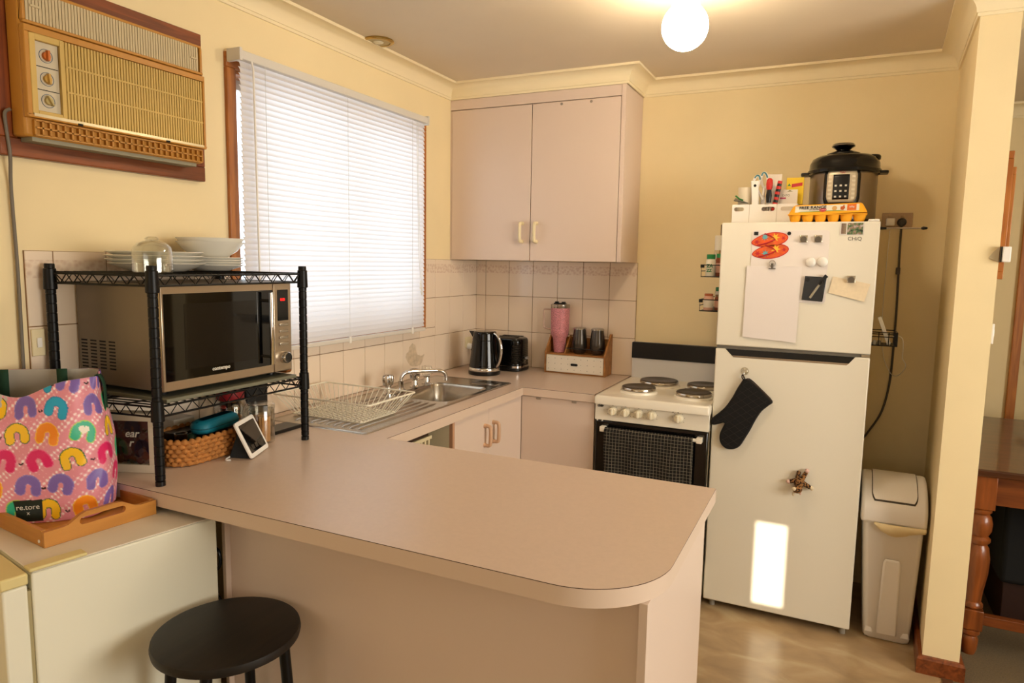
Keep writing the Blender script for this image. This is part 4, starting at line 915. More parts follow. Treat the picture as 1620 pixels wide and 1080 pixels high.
MB().cyl((1.634, -.492, FB), (1.634, -.492, 1.765), .003, None, 8).build('shaft', M_steel, sd)
MB().lathe([(.001, 1.760), (.009, 1.762), (.012, 1.79), (.009, 1.812), (.009, 1.818)], (1.634, -.492, 0), 16).build('black_grip', M_black, sd, smooth=40)
MB().lathe([(.009, 1.815), (.0125, 1.822), (.0135, 1.84), (.012, 1.856), (.006, 1.863), (.001, 1.864)], (1.634, -.492, 0), 16).build('red_grip', mat('red_plastic', '#c5281c', .4), sd, smooth=40)
uk = thing('utility_knife', 'red and black ribbed utility knife leaning beside the screwdriver', 'knife', (1.662, -.49, FB))
a0, a1 = Vector((1.650, -.495, FB+.02)), Vector((1.676, -.495, 1.850)); dr_ = (a1-a0)
for k in range(14):
    p, q_ = a0+dr_*(k/14), a0+dr_*((k+1)/14); MB().cyl(p, q_, .010 if k < 12 else .009, None, 10).build('band', mat('red_plastic', '#c5281c', .4) if k % 2 else M_black, uk, smooth=40)
yb = thing('yellow_box', 'small yellow box with a red label in the white organiser', 'box', (1.732, -.43, FB))
MB().box(1.697, 1.765, -.4365, -.412, OZ+.0045, 1.869).build('carton', mat('yellow_card', '#e5bf1d', .5), yb, bevel=.001)
MB().prism([(1.718, 1.842), (1.760, 1.848), (1.760, 1.834), (1.718, 1.828)], -.4372, -.4366, 'xz').build('red_label', mat('print_red', '#c22a30', .5), yb)
MB().prism(star(1.708, 1.838, .008, 3, PI/2), -.4372, -.4366, 'xz').build('leaf_mark', mat('print_green', '#2f7a3a', .5), yb)
wb = thing('blister_pack', 'white hanging blister pack in the organiser in front of the yellow box', 'packet', (1.718, -.47, FB))
MB().box(1.674, 1.745, -.466, -.462, FB, 1.816).build('card', mat('card', '#e0d5c4', .6), wb)
MB().prism([(1.702, 1.808), (1.726, 1.808), (1.714, 1.814)], -.4668, -.4662, 'xz').build('hang_hole', mat('olive_print', '#7a7a3a', .6), wb)
text('lettering', 'EXPO', .012, (1.700, -.4664, 1.792), (1, 0, 0), (0, 0, 1), mat('print_grey', '#6f675a', .6), wb)
MB().prism([(1.676, 1.784), (1.700, 1.784), (1.700, 1.778), (1.676, 1.778)], -.4668, -.4662, 'xz').build('print_bar', mat('print_magenta', '#b03a5c', .6), wb)
gp = thing('green_packet', 'crumpled green and grey packet lying over the organiser edge', 'packet', (1.515, -.515, OZ-.02))
MB().loft([[(1.497+.006*k, -.528+.020*(k % 2), 1.768-.001*k+dz) for k in range(10)] for dz in (0, .003)]+[[(1.500+.006*k, -.500, 1.783-.0025*k) for k in range(10)]], False, False).build('wrapper', mat('foil_grey', '#7d7a6e', .4, .3, noise=.3, nscale=60), gp, smooth=40, solid=.001)
MB().tube([(1.503, -.526, 1.790), (1.520, -.528, 1.776), (1.535, -.528, 1.770)], .0035, 6).build('green_edge', mat('print_green', '#2f7a3a', .5), gp, smooth=60)
mgc = thing('white_mug', 'white mug with a looped handle beside the organiser on the fridge', 'mug', (1.728, -.222, FT))
MB().lathe([(.001, FT+.0003), (.028, FT+.0003), (.031, FT+.006), (.032, 1.745), (.029, 1.745), (.028, FT+.01), (.001, FT+.01)], (1.728, -.222, 0), 24).build('cup', M_wplast, mgc, smooth=40)
MB().tube(smoothpath([(1.752, -.242, 1.735), (1.768, -.255, 1.732), (1.770, -.257, 1.712), (1.752, -.242, 1.700)], 5), .004, 8).build('handle', M_wplast, mgc, smooth=60)
for _o in (og, t, kn, sc, crd, sd, uk, yb, wb, gp): _o.location += Vector((-.008, .09, 0))
# egg carton
ec = thing('egg_carton', 'yellow egg carton with a white printed lid label on the fridge edge', 'egg carton', (1.856, -.50, FT))
M_egg = mat('yellow_pulp', '#f0a81c', .8, bump=.3, bscale=150); EX0, EX1, EY0, EY1 = 1.716, 2.000, -.562, -.455
for r in range(2):
    for c in range(6):
        x, y = EX0+.0265+.0462*c, EY0+.027+.052*r
        MB().lathe([(.001, FT+.0003), (.015, FT+.0003), (.020, FT+.012), (.0235, FT+.028)], (x, y, 0), 14).build('egg_cup', M_egg, ec, smooth=40)
MB().box(EX0, EX1, EY0, EY1, FT+.0275, FT+.0315).build('flange', M_egg, ec, bevel=.001)
def ring(g, z, sh=0): return [(x, y, z+.004*(x-1.856)/.14) for x, y in rrect(1.858, (EY0+EY1)/2+sh, .284-2*g, .107-2*g*.75, .012, 4)]
MB().loft([ring(.001, FT+.0316), ring(.004, FT+.040), ring(.018, FT+.066), ring(.024, FT+.070)]).build('lid', M_egg, ec, smooth=50)
tl = math.atan2(.026, .0105); ey = EY0+.0035
def lid_pt(x, s): return (x, ey-.0009+.0105*s, FT+.0405+.004*(x-1.856)/.14+.0255*s)
lbl = MB(); n = 24; vs = []; fs = []
for j in range(5):
    for i in range(n+1): vs.append(lid_pt(1.742+.228*i/n, j/4*.98))
for j in range(4):
    for i in range(n): k = j*(n+1)+i; fs.append((k, k+1, k+n+2, k+n+1))
lbo = lbl.add(vs, fs).build('label', mat('egg_label', '#ddd6c6', .5), ec)
upv = Vector((0, .0105, .0255)).normalized()
def on_lid(x, s): p = Vector(lid_pt(x, s)); return p + Vector((0, -.0019, .0003))
text('lettering', 'FREE RANGE', .0175, on_lid(1.806, .66), (1, 0, .028), upv, M_black, lbo, bold=.0003)
text('lettering', 'JUST LAID FRESH', .005, on_lid(1.812, .32), (1, 0, .028), upv, M_black, lbo)
def patch(name, pts, m, lift=.0012):
    return MB().add([Vector(lid_pt(x, s))+Vector((0, -lift, 0)) for x, s in pts]+[Vector(lid_pt(x, s)) for x, s in pts], [tuple(range(len(pts)))]+[(k, (k+1) % len(pts), len(pts)+(k+1) % len(pts), len(pts)+k) for k in range(len(pts))]).build(name, m, lbo)
patch('red_badge', [(1.843+.013*math.cos(2*PI*k/18), .25+.28*math.sin(2*PI*k/18)) for k in range(18)], mat('print_red', '#c22a30', .5))
patch('egg_print', [(1.884+.009*math.cos(2*PI*k/16), .45+.36*math.sin(2*PI*k/16)) for k in range(16)], mat('print_tan', '#c99a5c', .5))
patch('hen_print', [(1.905, .2), (1.915, .1), (1.921, .45), (1.917, .95), (1.912, .7), (1.905, .65)], mat('print_rust', '#b0521c', .5))
patch('orange_square', [(1.928, .05), (1.960, .05), (1.960, .98), (1.928, .98)], mat('print_orange2', '#d86a20', .5))
patch('green_strip', [(1.752, .0), (1.925, .0), (1.90, .14), (1.76, .10)], mat('print_green2', '#8a9a3a', .5), .0008)
text('lettering', '12 PACK', .0055, on_lid(1.843, .25)+Vector((0, -.0006, 0)), (1, 0, .028), upv, M_wplast, lbo)
text('lettering', '600g', .009, on_lid(1.944, .55)+Vector((0, -.0006, 0)), (1, 0, .028), upv, M_wplast, lbo)
# pressure cooker
pcx, pcy = 1.907, -.275
pk = thing('pressure_cooker', 'black and steel electric pressure cooker on top of the fridge', 'cooker', (pcx, pcy, FT))
M_brs = mat('brushed_steel', '#8f857a', .3, .95, noise=.08, nscale=3)
MB().lathe([(.001, FT+.0003), (.122, FT+.0003), (.127, FT+.008), (.128, FT+.022)], (pcx, pcy, 0), 48).build('base', M_black, pk, smooth=40)
MB().lathe([(.128, FT+.022), (.1295, FT+.030), (.1295, 1.880), (.128, 1.884)], (pcx, pcy, 0), 48).build('shell', M_brs, pk, smooth=40)
MB().lathe([(.136, 1.880), (.142, 1.884), (.142, 1.896), (.136, 1.902), (.134, 1.925), (.124, 1.945), (.104, 1.956), (.060, 1.960), (.001, 1.961)], (pcx, pcy, 0), 48).build('lid', M_gloss, pk, smooth=40)
for s in (-1, 1): MB().prism(rrect(pcx+s*.143, pcy, .046, .075, .012, 4), 1.880, 1.891).build('side_grip', M_black, pk, bevel=.003)
MB().lathe([(.066, 1.958), (.064, 1.968), (.045, 1.976), (.001, 1.978)], (pcx-.006, pcy, 0), 32).build('lid_dome', M_gloss, pk, smooth=40)
MB().prism(rrect(pcx+.085, pcy, .10, .07, .03, 5), 1.935, 1.958).build('valve_cover', M_gloss, pk, bevel=.008, seg=3)
kb = MB().lathe([(.030, 1.974), (.026, 1.982), (.034, 1.990), (.044, 1.996), (.046, 2.002), (.040, 2.008), (.001, 2.010)], (pcx-.008, pcy, 0), 32).build('lid_knob', M_gloss, pk, smooth=40)
MB().lathe([(.0455, 1.9985), (.0468, 2.0005), (.0455, 2.003)], (pcx-.008, pcy, 0), 32).build('chrome_ring', M_chrome, kb, smooth=60)
def cylpatch(name, a0, a1, z0, z1, r, m, par, zr=0.0):
    """patch wrapped on the cooker's shell; angles in degrees from straight ahead"""
    n = 12; rows = 10; vs = []; fs = []
    for j in range(rows+1):
        v = j/rows; z = z0+(z1-z0)*v; sh = 1.0-zr*(max(0, .22-v)/.22)**2-zr*.5*(max(0, v-.86)/.14)**2
        for i in range(n+1):
            a = math.radians((a0+a1)/2+(a1-a0)/2*(2*i/n-1)*sh); vs.append((pcx+r*math.sin(a), pcy-r*math.cos(a), z))
    for j in range(rows):
        for i in range(n): k = j*(n+1)+i; fs.append((k, k+1, k+n+2, k+n+1))
    return MB().add(vs, fs).build(name, m, par, smooth=60, solid=.001)
cylpatch('panel_surround', -33, 29, 1.745, 1.884, .1312, M_black, pk, .18)
cpn = cylpatch('control_panel', -27, 23, 1.757, 1.882, .1325, mat('panel_champagne', '#cfc3a8', .35, .2), pk, .18)
cylpatch('screen', -16, 10, 1.768, 1.868, .1338, M_black, cpn)
text('maker_name', 'Tefal', .010, (pcx-.004, pcy-.1338, 1.875), (1, 0, 0), (0, 0, 1), mat('print_red', '#c22a30', .5), cpn)
for k in range(6):
    for a in (-21.5, 16.5): cylpatch('button', a-3, a+3, 1.770+.017*k, 1.778+.017*k, .1336, mat('button_cream', '#e2d9c2', .4), cpn)
for k in range(3):
    for j in range(3):
        a = -13+8*j; cylpatch('icon', a, a+3.5, 1.776+.022*k, 1.783+.022*k, .1348, mat('icon_white', '#cfcabc', .5), cpn)

# ------------------------------------------------------------------ spice racks on the fridge side
def jar(name, x, y, z, r, h, body, cap, label, caph=.02, clear=False, band=None):
    t = thing(name, label, 'spice jar', (x, y, z), 0, 'jars in the fridge racks')
    MB().lathe([(.001, z), (r*.94, z), (r, z+.004), (r, z+h*.88), (r*.82, z+h), (.001, z+h)], (x, y, 0), 20).build('bottle', body, t, smooth=40)
    MB().lathe([(r*.86, z+h), (r*.88, z+h+caph-.002), (r*.8, z+h+caph), (.001, z+h+caph)], (x, y, 0), 20).build('cap', cap, t, smooth=40)
    if band: MB().lathe([(r+.0006, z+h*.2), (r+.0006, z+h*.72)], (x, y, 0), 20).build('label_band', band, t, smooth=40)
    return t
M_grn = mat('green_cap', '#1d7a3c', .4); M_spice = mat('paprika', '#8a4526', .7); M_pinkl = mat('pink_label', '#d9a58c', .6); M_wl = mat('bottle_white', '#e2d9c6', .4)
for k, (zb, zt_) in enumerate(((1.446, 1.496), (1.298, 1.347))):
    rk = thing('spice_rack', 'black wire spice rack on the fridge side, %s of the two' % ('upper' if k == 0 else 'lower'), 'rack', (1.42, -.33, zb), 0, 'spice racks on the fridge side')
    MB().box(1.376, 1.4645, -.50, -.16, zb-.004, zb-.001).build('base', M_blackm, rk)
    MB().box(1.462, 1.4655, -.50, -.16, zb-.004, zt_).build('back_plate', M_blackm, rk)
    for y in (-.50, -.16): MB().tube([(1.462, y, zt_-.002), (1.378, y, zt_-.002), (1.378, y, zb-.002), (1.462, y, zb-.002)], .0022, 6).build('end_frame', M_blackm, rk)
    for z in (zt_-.002, zb+.022): MB().tube([(1.378, -.50, z), (1.378, -.16, z)], .002, 6).build('rail', M_blackm, rk)
    MB().box(1.374, 1.390, -.502, -.498, zt_-.014, zt_).build('corner_tab', M_blackm, rk)
jt = jar('spice_jar', 1.4115, -.470, 1.446, .021, .074, M_wl, M_grn, 'white pizza seasoning jar with green cap in the upper rack', .020)
text('lettering', 'ZA', .020, (1.411, -.4918, 1.490), (1, 0, 0), (0, 0, 1), M_grn, jt, bold=.0006); text('lettering', 'ZZ', .016, (1.409, -.4918, 1.470), (1, 0, 0), (0, 0, 1), M_grn, jt, bold=.0006)
jar('spice_jar', 1.443, -.425, 1.446, .019, .080, M_spice, M_grn, 'brown spice jar with a pale label and green cap in the upper rack', .018, band=M_pinkl)
jar('shaker_bottle', 1.424, -.34, 1.446, .024, .115, M_bottle, M_wl, 'tall clear shaker with a wide white lid in the upper rack', .065)
jar('sauce_bottle', 1.428, -.23, 1.446, .022, .185, mat('mustard', '#b98a1c', .4), mat('mustard_dark', '#5e4012', .5), 'tall yellow sauce bottle behind the shaker in the upper rack', .05)
jar('spice_jar', 1.409, -.465, 1.298, .021, .062, M_pinkl, mat('rust_lid', '#a5562e', .5), 'pink labelled spice jar in front of the lower rack', .010, band=M_wl)
jar('spice_jar', 1.446, -.430, 1.298, .017, .058, M_spice, mat('rust_lid2', '#7a5a3a', .5), 'brown spice jar next to the pink jar in the lower rack', .010, band=M_pinkl)
jar('spice_jar', 1.434, -.33, 1.298, .021, .080, M_wl, M_grn, 'green capped spice jar at the back of the lower rack', .018)

# ------------------------------------------------------------------ fridge right side and the wall behind
hr = thing('hook_rail', 'thin silver rod on a black magnet sticking out from the fridge side', 'hook', (2.05, -.30, 1.655))
MB().box(2.0462, 2.052, -.315, -.285, 1.640, 1.670).build('magnet', M_black, hr, bevel=.002)
MB().cyl((2.052, -.30, 1.657), (2.080, -.30, 1.657), .0065, .005, 12).build('sleeve', M_black, hr, smooth=40)
MB().cyl((2.080, -.30, 1.657), (2.205, -.30, 1.6565), .0032, None, 10).build('rod', M_steel, hr, smooth=40)
MB().lathe([(.004, 0), (.007, .008), (.005, .020), (.001, .024)], (2.203, -.30, 1.6565), 12, 'x').build('tip', M_black, hr, smooth=40)
wbk = thing('wire_basket', 'small black wire basket hanging on the fridge side by the bin', 'basket', (2.095, -.40, 1.185))
for z in (1.240, 1.222): MB().tube([(2.048, -.46, z), (2.140, -.46, z), (2.140, -.33, z), (2.048, -.33, z)], .002, 6).build('rail', M_blackm, wbk)
MB().box(2.047, 2.142, -.46, -.33, 1.185, 1.188).build('base', M_blackm, wbk)
MB().box(2.0462, 2.050, -.46, -.33, 1.185, 1.262).build('back_plate', M_blackm, wbk)
for x, y in ((2.140, -.46), (2.140, -.33), (2.11, -.46), (2.075, -.46)): MB().tube([(x, y, 1.188), (x, y, 1.240)], .0018, 6).build('upright', M_blackm, wbk)
MB().box(2.128, 2.142, -.461, -.457, 1.188, 1.240).build('corner_tab', M_blackm, wbk)
tag(MB().prism(rrect(0, 0, .014, .115, .004, 3), -.004, .004, 'xz').xform(Matrix.Translation((2.093, -.445, 1.247)) @ Matrix.Rotation(-.36, 4, 'Y')).build('white_remote', M_wplast, bevel=.001), 'slim white stick standing in the black wire basket', 'remote')
for k, (x, c) in enumerate(((2.062, '#d8d2c4'), (2.078, '#8d867a'), (2.112, '#c8c0b0'))): tag(MB().lathe([(.001, 1.1883), (.006, 1.1883), (.007, 1.192), (.007, 1.205), (.001, 1.207)], (x, -.44, 0), 12).build('battery', mat('trinket%d' % k, c, .4), smooth=40), ('white', 'grey', 'pale')[k]+' small button battery lying in the black wire basket', 'battery', 'batteries in the wire basket')
tag(MB().tube(smoothpath([(2.110, -.44, 1.215), (2.140, -.445, 1.228), (2.160, -.44, 1.215), (2.168, -.40, 1.170), (2.172, -.35, 1.13), (2.190, -.30, 1.095), (2.185, -.2, 1.05), (2.17, -.1, 1.02), (2.15, -.03, 1.03), (2.12, -.015, 1.11), (2.105, -.013, 1.3), (2.108, -.018, 1.66)]), .0016, 6).build('charger_cable', M_wplast, smooth=60), 'thin white charging cable looping from the wire basket', 'cable')
po_ = thing('power_outlet', 'beige double power point with two plugs on the wall behind the fridge', 'outlet', (2.134, 0, 1.70))
MB().box(2.074, 2.194, -.010, -.0005, 1.672, 1.739).build('plate', mat('outlet_tan', '#b79a78', .4), po_, bevel=.002)
for x in (2.105, 2.155): MB().lathe([(.009, 0), (.009, .004), (.006, .006), (.001, .006)], (x, -.010, 1.726), 14, '-y').build('switch', mat('outlet_tan', '#b79a78', .4), po_, smooth=40)
MB().box(2.090, 2.124, -.045, -.010, 1.682, 1.714).build('white_charger', M_wplast, po_, bevel=.003)
MB().lathe([(.019, 0), (.018, .02), (.012, .03), (.001, .031)], (2.152, -.0105, 1.697), 20, '-y').build('plug', mat('plug_grey', '#35312c', .5), po_, smooth=40)
cdd = thing('fridge_cord', 'dark grey appliance cord with an inline box hanging beside the fridge', 'cord', (2.13, -.03, .74))
MB().tube(smoothpath([(2.152, -.036, 1.690), (2.151, -.030, 1.66), (2.153, -.02, 1.56), (2.155, -.02, 1.478), (2.159, -.02, 1.30), (2.159, -.02, 1.195), (2.156, -.02, .992), (2.133, -.02, .843), (2.084, -.02, .739), (2.062, -.016, .70)]), .0048, 8).build('cord', mat('cord_dark', '#4a4238', .5), cdd, smooth=60)
MB().prism(rrect(2.1525, 1.482, .017, .032, .004, 3), -.028, -.012, 'xz').build('inline_box', mat('cord_dark', '#4a4238', .5), cdd, bevel=.002)

# ------------------------------------------------------------------ swing bin
bn = thing('swing_bin', 'tall off white plastic swing top bin between fridge and wall', 'bin', (2.178, -.40, 0))
M_bin = mat('bin_plastic', '#e9e2d8', .45)
def brect(x0, x1, y0, y1, z, r=.022): return [(x, y, z) for x, y in rrect((x0+x1)/2, (y0+y1)/2, x1-x0, y1-y0, r, 4)]
MB().loft([brect(2.104, 2.258, -.520, -.315, .001), brect(2.098, 2.264, -.528, -.308, .010), brect(2.066, 2.280, -.545, -.295, .485), brect(2.062, 2.284, -.549, -.291, .490), brect(2.062, 2.284, -.549, -.291, .500)]).build('tub', M_bin, bn, smooth=40)
MB().loft([[(2.142, -.531, .03), (2.217, -.531, .03), (2.213, -.5415, .335), (2.205, -.5425, .350), (2.155, -.5425, .350), (2.147, -.5415, .335)], [(2.146, -.537, .03), (2.213, -.537, .03), (2.207, -.5470, .33), (2.201, -.5480, .343), (2.160, -.5480, .343), (2.153, -.5470, .33)]]).build('front_rib', M_bin, bn, bevel=.003)
for x in (2.116, 2.247): MB().loft([[(x-.012, -.516, .001), (x+.012, -.516, .001), (x+.012, -.50, .001), (x-.012, -.50, .001)], [(x-.016, -.533, .03), (x+.016, -.533, .03), (x+.016, -.50, .03), (x-.016, -.50, .03)], [(x-.010, -.530, .05), (x+.010, -.530, .05), (x+.010, -.52, .05), (x-.010, -.52, .05)]]).build('foot', M_bin, bn, bevel=.004)
lidp = [(-.556, .490), (-.558, .540), (-.548, .566), (-.520, .600), (-.470, .634), (-.420, .652), (-.375, .656), (-.330, .645), (-.295, .610), (-.284, .560), (-.284, .490)]
MB().prism(lidp, 2.057, 2.287, 'yz').build('lid', M_bin, bn, bevel=.012, seg=3)
def flap(g, lift):
    n = 14; o = []; q = smoothpath([(0, y, z) for y, z in lidp[2:8]], 6); q = [p for p in q if -.540+g < p.y < -.338-g]; vs = []
    for i, p in enumerate(q):
        a, b = q[max(0, i-1)], q[min(len(q)-1, i+1)]; d = (b-a).normalized(); nrm = Vector((0, -d.z, d.y)); p2 = p+nrm*lift; e = i/(len(q)-1)
        w = .080-g-.010*max(0, (.18-e)/.18)**2-.006*max(0, (e-.85)/.15)**2
        vs.append([(2.172-w, p2.y, p2.z), (2.172+w, p2.y, p2.z), (2.172+w, p2.y+nrm.y*-.006, p2.z-nrm.z*.006), (2.172-w, p2.y+nrm.y*-.006, p2.z-nrm.z*.006)])
    return MB().loft(vs)
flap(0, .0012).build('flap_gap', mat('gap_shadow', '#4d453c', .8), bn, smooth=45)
flap(.0028, .0040).build('flap', M_bin, bn, smooth=45)
lin_ = smoothpath([(2.105, -.560, .492), (2.13, -.568, .468), (2.18, -.570, .452), (2.24, -.566, .470), (2.285, -.560, .478)], 5)
vs = []; fs = []
for i, p in enumerate(lin_): vs += [(p.x, p.y+.006, .497), (p.x, p.y-.002*math.sin(i*1.7), .488), (p.x+.003*math.sin(i*2.1), p.y, p.z)]
for i in range(len(lin_)-1): fs += [(3*i, 3*i+3, 3*i+4, 3*i+1), (3*i+1, 3*i+4, 3*i+5, 3*i+2)]
MB().add(vs, fs).build('liner_edge', mat('bin_liner', '#e3cfa0', .5), bn, smooth=60, solid=.0008)
# ------------------------------------------------------------------ wire shelf rack on the bench
rkx = thing('wire_rack', 'black two tier wire shelving rack over the microwave', 'rack', (.2, -2.13, .9))
PF = {'fl': (.365, -2.371), 'fr': (.366, -1.838), 'bl': (.032, -2.420), 'br': (.032, -1.868)}
for k, (x, y) in PF.items():
    pr = [(.001, .916), (.0125, .916)]; z = .93
    while z < 1.455:
        pr += [(.0125, z-.0016), (.0112, z-.0008), (.0112, z+.0008), (.0125, z+.0016)]; z += .0254
    pr += [(.0125, 1.464), (.0115, 1.467), (.001, 1.467)]
    p = MB().lathe(pr, (x, y, 0), 16).build('post', M_blackm, rkx, smooth=30)
    MB().lathe([(.001, .9005), (.0125, .9005), (.0125, .912), (.008, .914), (.008, .917), (.001, .917)], (x, y, 0), 16).build('foot', M_black, p, smooth=35)
    for z0, z1 in ((1.398, 1.455), (1.068, 1.124)): MB().lathe([(.0128, z0), (.0165, z0+.002), (.0150, z1-.002), (.0128, z1)], (x, y, 0), 16).build('sleeve', M_blackm, p, smooth=35)
def shelf(zt):
    Q = [PF['bl'], PF['br'], PF['fr'], PF['fl']]; s = MB()
    for i in range(4):
        a, b = Vector(Q[i]), Vector(Q[(i+1) % 4]); d = (b-a).normalized(); a, b = a+d*.013, b-d*.013; L = (b-a).length; n = max(4, round(L/.046))
        for dz in (0, -.026): s.tube([(a.x, a.y, zt+dz), (b.x, b.y, zt+dz)], .0030, 6)
        pts = [(a+(b-a)*(k/(2*n))) for k in range(2*n+1)]; s.tube([(p.x, p.y, zt-(.026 if k % 2 else 0)) for k, p in enumerate(pts)], .0018, 5)
    sh = s.build('shelf_frame', M_blackm, rkx, smooth=60)
    for i in range(22):
        t = (i+.5)/22; a = Vector(PF['bl']).lerp(Vector(PF['br']), t); b = Vector(PF['fl']).lerp(Vector(PF['fr']), t)
        MB().tube([(a.x, a.y, zt+.0035), (b.x, b.y, zt+.0035)], .0018, 5).build('wire', M_blackm, sh)
    for t in (.33, .67):
        a = Vector(PF['bl']).lerp(Vector(PF['fl']), t); b = Vector(PF['br']).lerp(Vector(PF['fr']), t)
        MB().tube([(a.x, a.y, zt), (b.x, b.y, zt)], .0025, 5).build('cross_wire', M_blackm, sh)
shelf(1.442); shelf(1.106)
ST, SB = 1.4475, 1.1115                                    # deck heights of the two shelves
tag(MB().box(.024, .368, -2.345, -1.874, SB+.0005, SB+.011).build('shelf_mat', mat('grey_green_board', '#6f6e5c', .5), bevel=.002), 'thin grey green board on the rack under the microwave', 'board')
# ------------------------------------------------------------------ microwave
MW = thing('microwave', 'stainless steel microwave with black glass door on the wire rack', 'microwave', (.18, -2.11, SB+.012))
m0, m1, mz0, mz1, mx = -2.342, -1.878, 1.138, 1.418, .340
M_mwb = mat('microwave_case', '#85796a', .38, .55); M_mwf = mat('microwave_front', '#b5a48e', .28, .85)
MB().box(.012, mx, m0, m1, mz0, mz1).build('body', M_mwb, MW, bevel=.004)
for x in (.05, .30):
    for y in (m0+.04, m1-.04): MB().cyl((x, y, SB+.0115), (x, y, mz0), .012, None, 12).build('foot', M_black, MW)
sp_ = -1.953
dr_ = MB().box(mx+.0005, mx+.014, m0, sp_-.001, mz0, mz1).build('door', M_mwf, MW, bevel=.003)
MB().box(mx+.0142, mx+.0155, m0+.008, sp_-.003, mz0+.026, mz1-.024).build('glass', mat('door_glass', '#040404', .04, spec=.4, coat=.2), dr_)
MB().box(mx+.0156, mx+.0160, m0+.068, sp_-.075, mz0+.052, mz1-.052).build('inner_window', mat('door_mesh', '#120e0a', .15, spec=.3, coat=.2), dr_)
h = MB().cyl((mx+.040, sp_-.034, mz0+.032), (mx+.040, sp_-.034, mz1-.030), .0068, None, 14).build('handle', M_chrome, dr_, smooth=40)
for z in (mz0+.055, mz1-.055): MB().cyl((mx+.0155, sp_-.034, z), (mx+.036, sp_-.034, z), .005, None, 10).build('handle_post', M_chrome, h, smooth=40)
text('maker_name', 'contempo', .015, (mx+.0162, -2.158, mz0+.043), (0, 1, 0), (0, 0, 1), mat('print_white', '#d8d2c4', .5), dr_, bold=.0003)
pn = MB().box(mx+.0005, mx+.014, sp_+.001, m1, mz0, mz1).build('control_panel', M_mwf, MW, bevel=.003)
ds = MB().box(mx+.0142, mx+.0150, sp_+.016, m1-.014, mz1-.120, mz1-.024).build('display', M_gloss, pn)
text('digits', '8:00', .011, (mx+.0152, (sp_+m1)/2, mz1-.055), (0, 1, 0), (0, 0, 1), mat('led_red', '#ff2a2a', .5, emit='#ff1010', estr=1.2), ds, bold=.0005)
for z in (1.285, 1.265, 1.245, 1.225): MB().box(mx+.0142, mx+.0190, sp_+.020, m1-.018, z-.0042, z+.0042).build('button', M_steel, pn, bevel=.001)
MB().lathe([(.019, 0), (.018, .016), (.015, .020), (.001, .020)], (mx+.0142, (sp_+m1)/2+.002, 1.182), 24, 'x').build('dial', M_chrome, pn, smooth=35)
vt = MB()
for c in range(4):
    for r in range(9): x, z = .026+.039*c, 1.182+.0092*r; vt.box(x, x+.026, m0-.0004, m0+.0002, z, z+.0042)
vt.build('vent_slots', M_dark, MW, kind='stuff')
# ------------------------------------------------------------------ crockery on the top shelf
def plate(x, y, z, r, label, group, deep=.018):
    return tag(MB().lathe([(.001, z), (r*.55, z), (r*.62, z+.003), (r*.97, z+deep), (r, z+deep+.002), (r*.985, z+deep+.0035), (r*.64, z+.0068), (r*.55, z+.005), (.001, z+.005)], (x, y, 0), 48).build('plate', M_porc, smooth=50), label, 'plate', group)
ordn = ('bottom', 'second from the bottom', 'third from the bottom', 'top')
for k in range(4): plate(.165+(.004, -.003, .002, -.004)[k], -2.205+(.003, .0, -.004, .002)[k], ST+.0012+.0105*k, .126, 'large white dinner plate in the wider stack, '+ordn[k], 'large white plates', .020)
for k in range(4): plate(.132, -1.985, ST+.0012+.0075*k, .094, 'small white side plate under the bowls, '+ordn[k], 'small white plates', .016)
for k in range(2):
    z = ST+.042+.011*k
    tag(MB().lathe([(.001, z), (.045, z), (.050, z+.003), (.078, z+.022), (.098, z+.046), (.100, z+.049), (.097, z+.049), (.074, z+.025), (.046, z+.008), (.001, z+.008)], (.130, -1.985, 0), 48).build('bowl', M_porc, smooth=50), 'wide white bowl, %s of the two on the small plates' % ('lower' if k == 0 else 'upper'), 'bowl', 'white bowls')
gd = thing('glass_jar', 'upside down ribbed clear glass jar on the rack behind the front post', 'jar', (.300, -2.318, ST))
MB().lathe([(.046, ST+.001), (.048, ST+.003), (.0485, ST+.050), (.045, ST+.066), (.034, ST+.078), (.012, ST+.085), (.001, ST+.086)]+[(.001, ST+.083), (.032, ST+.075), (.042, ST+.064), (.0455, ST+.050), (.045, ST+.001)], (.300, -2.318, 0), 36, 'z', False).build('bowl', M_glass, gd, smooth=40)
MB().lathe([(.014, ST+.084), (.018, ST+.088), (.012, ST+.093), (.001, ST+.094)], (.300, -2.318, 0), 20).build('knob', M_glass, gd, smooth=40)
for z in (.006, .014, .022): MB().lathe([(.0485, ST+z), (.0495, ST+z+.003), (.0485, ST+z+.006)], (.300, -2.318, 0), 36, 'z', False).build('rib', M_glass, gd, smooth=60)
tag(MB().prism(rrect(.195, SB+.128, .27, .235, .012, 4), -1.8735, -1.853, 'xz').build('cutting_board', wood('board_wood', '#a9682c', '#85491a', .5, 'x', 5), bevel=.003), 'thick wooden chopping board standing beside the microwave', 'chopping board')
# ------------------------------------------------------------------ under the rack
BZ_ = .9004
cf = thing('coin_frame', 'white box frame half full of coins behind the shopping bag', 'money box', (.19, -2.34, BZ_), math.atan2(.377, .93))
cfw, cfh, cfd = .172, .166, .036; M_fw = wood('whitewash', '#ddd2bd', '#cdbfa6', .6, 'x', 6)
for a, b, c, d in ((-cfw/2, cfw/2, 0, .022), (-cfw/2, cfw/2, cfh-.022, cfh), (-cfw/2, -cfw/2+.022, .022, cfh-.022), (cfw/2-.022, cfw/2, .022, cfh-.022)): MB().box(a, b, 0, cfd, c, d).build('frame_bar', M_fw, cf, local=True, bevel=.001)
MB().box(-cfw/2+.022, cfw/2-.022, cfd-.006, cfd-.002, .022, cfh-.022).build('back_panel', mat('frame_back', '#4a3a2a', .7), cf, local=True)
MB().box(-cfw/2+.022, cfw/2-.022, .004, .0055, .022, cfh-.022).build('pane', M_glass, cf, local=True)
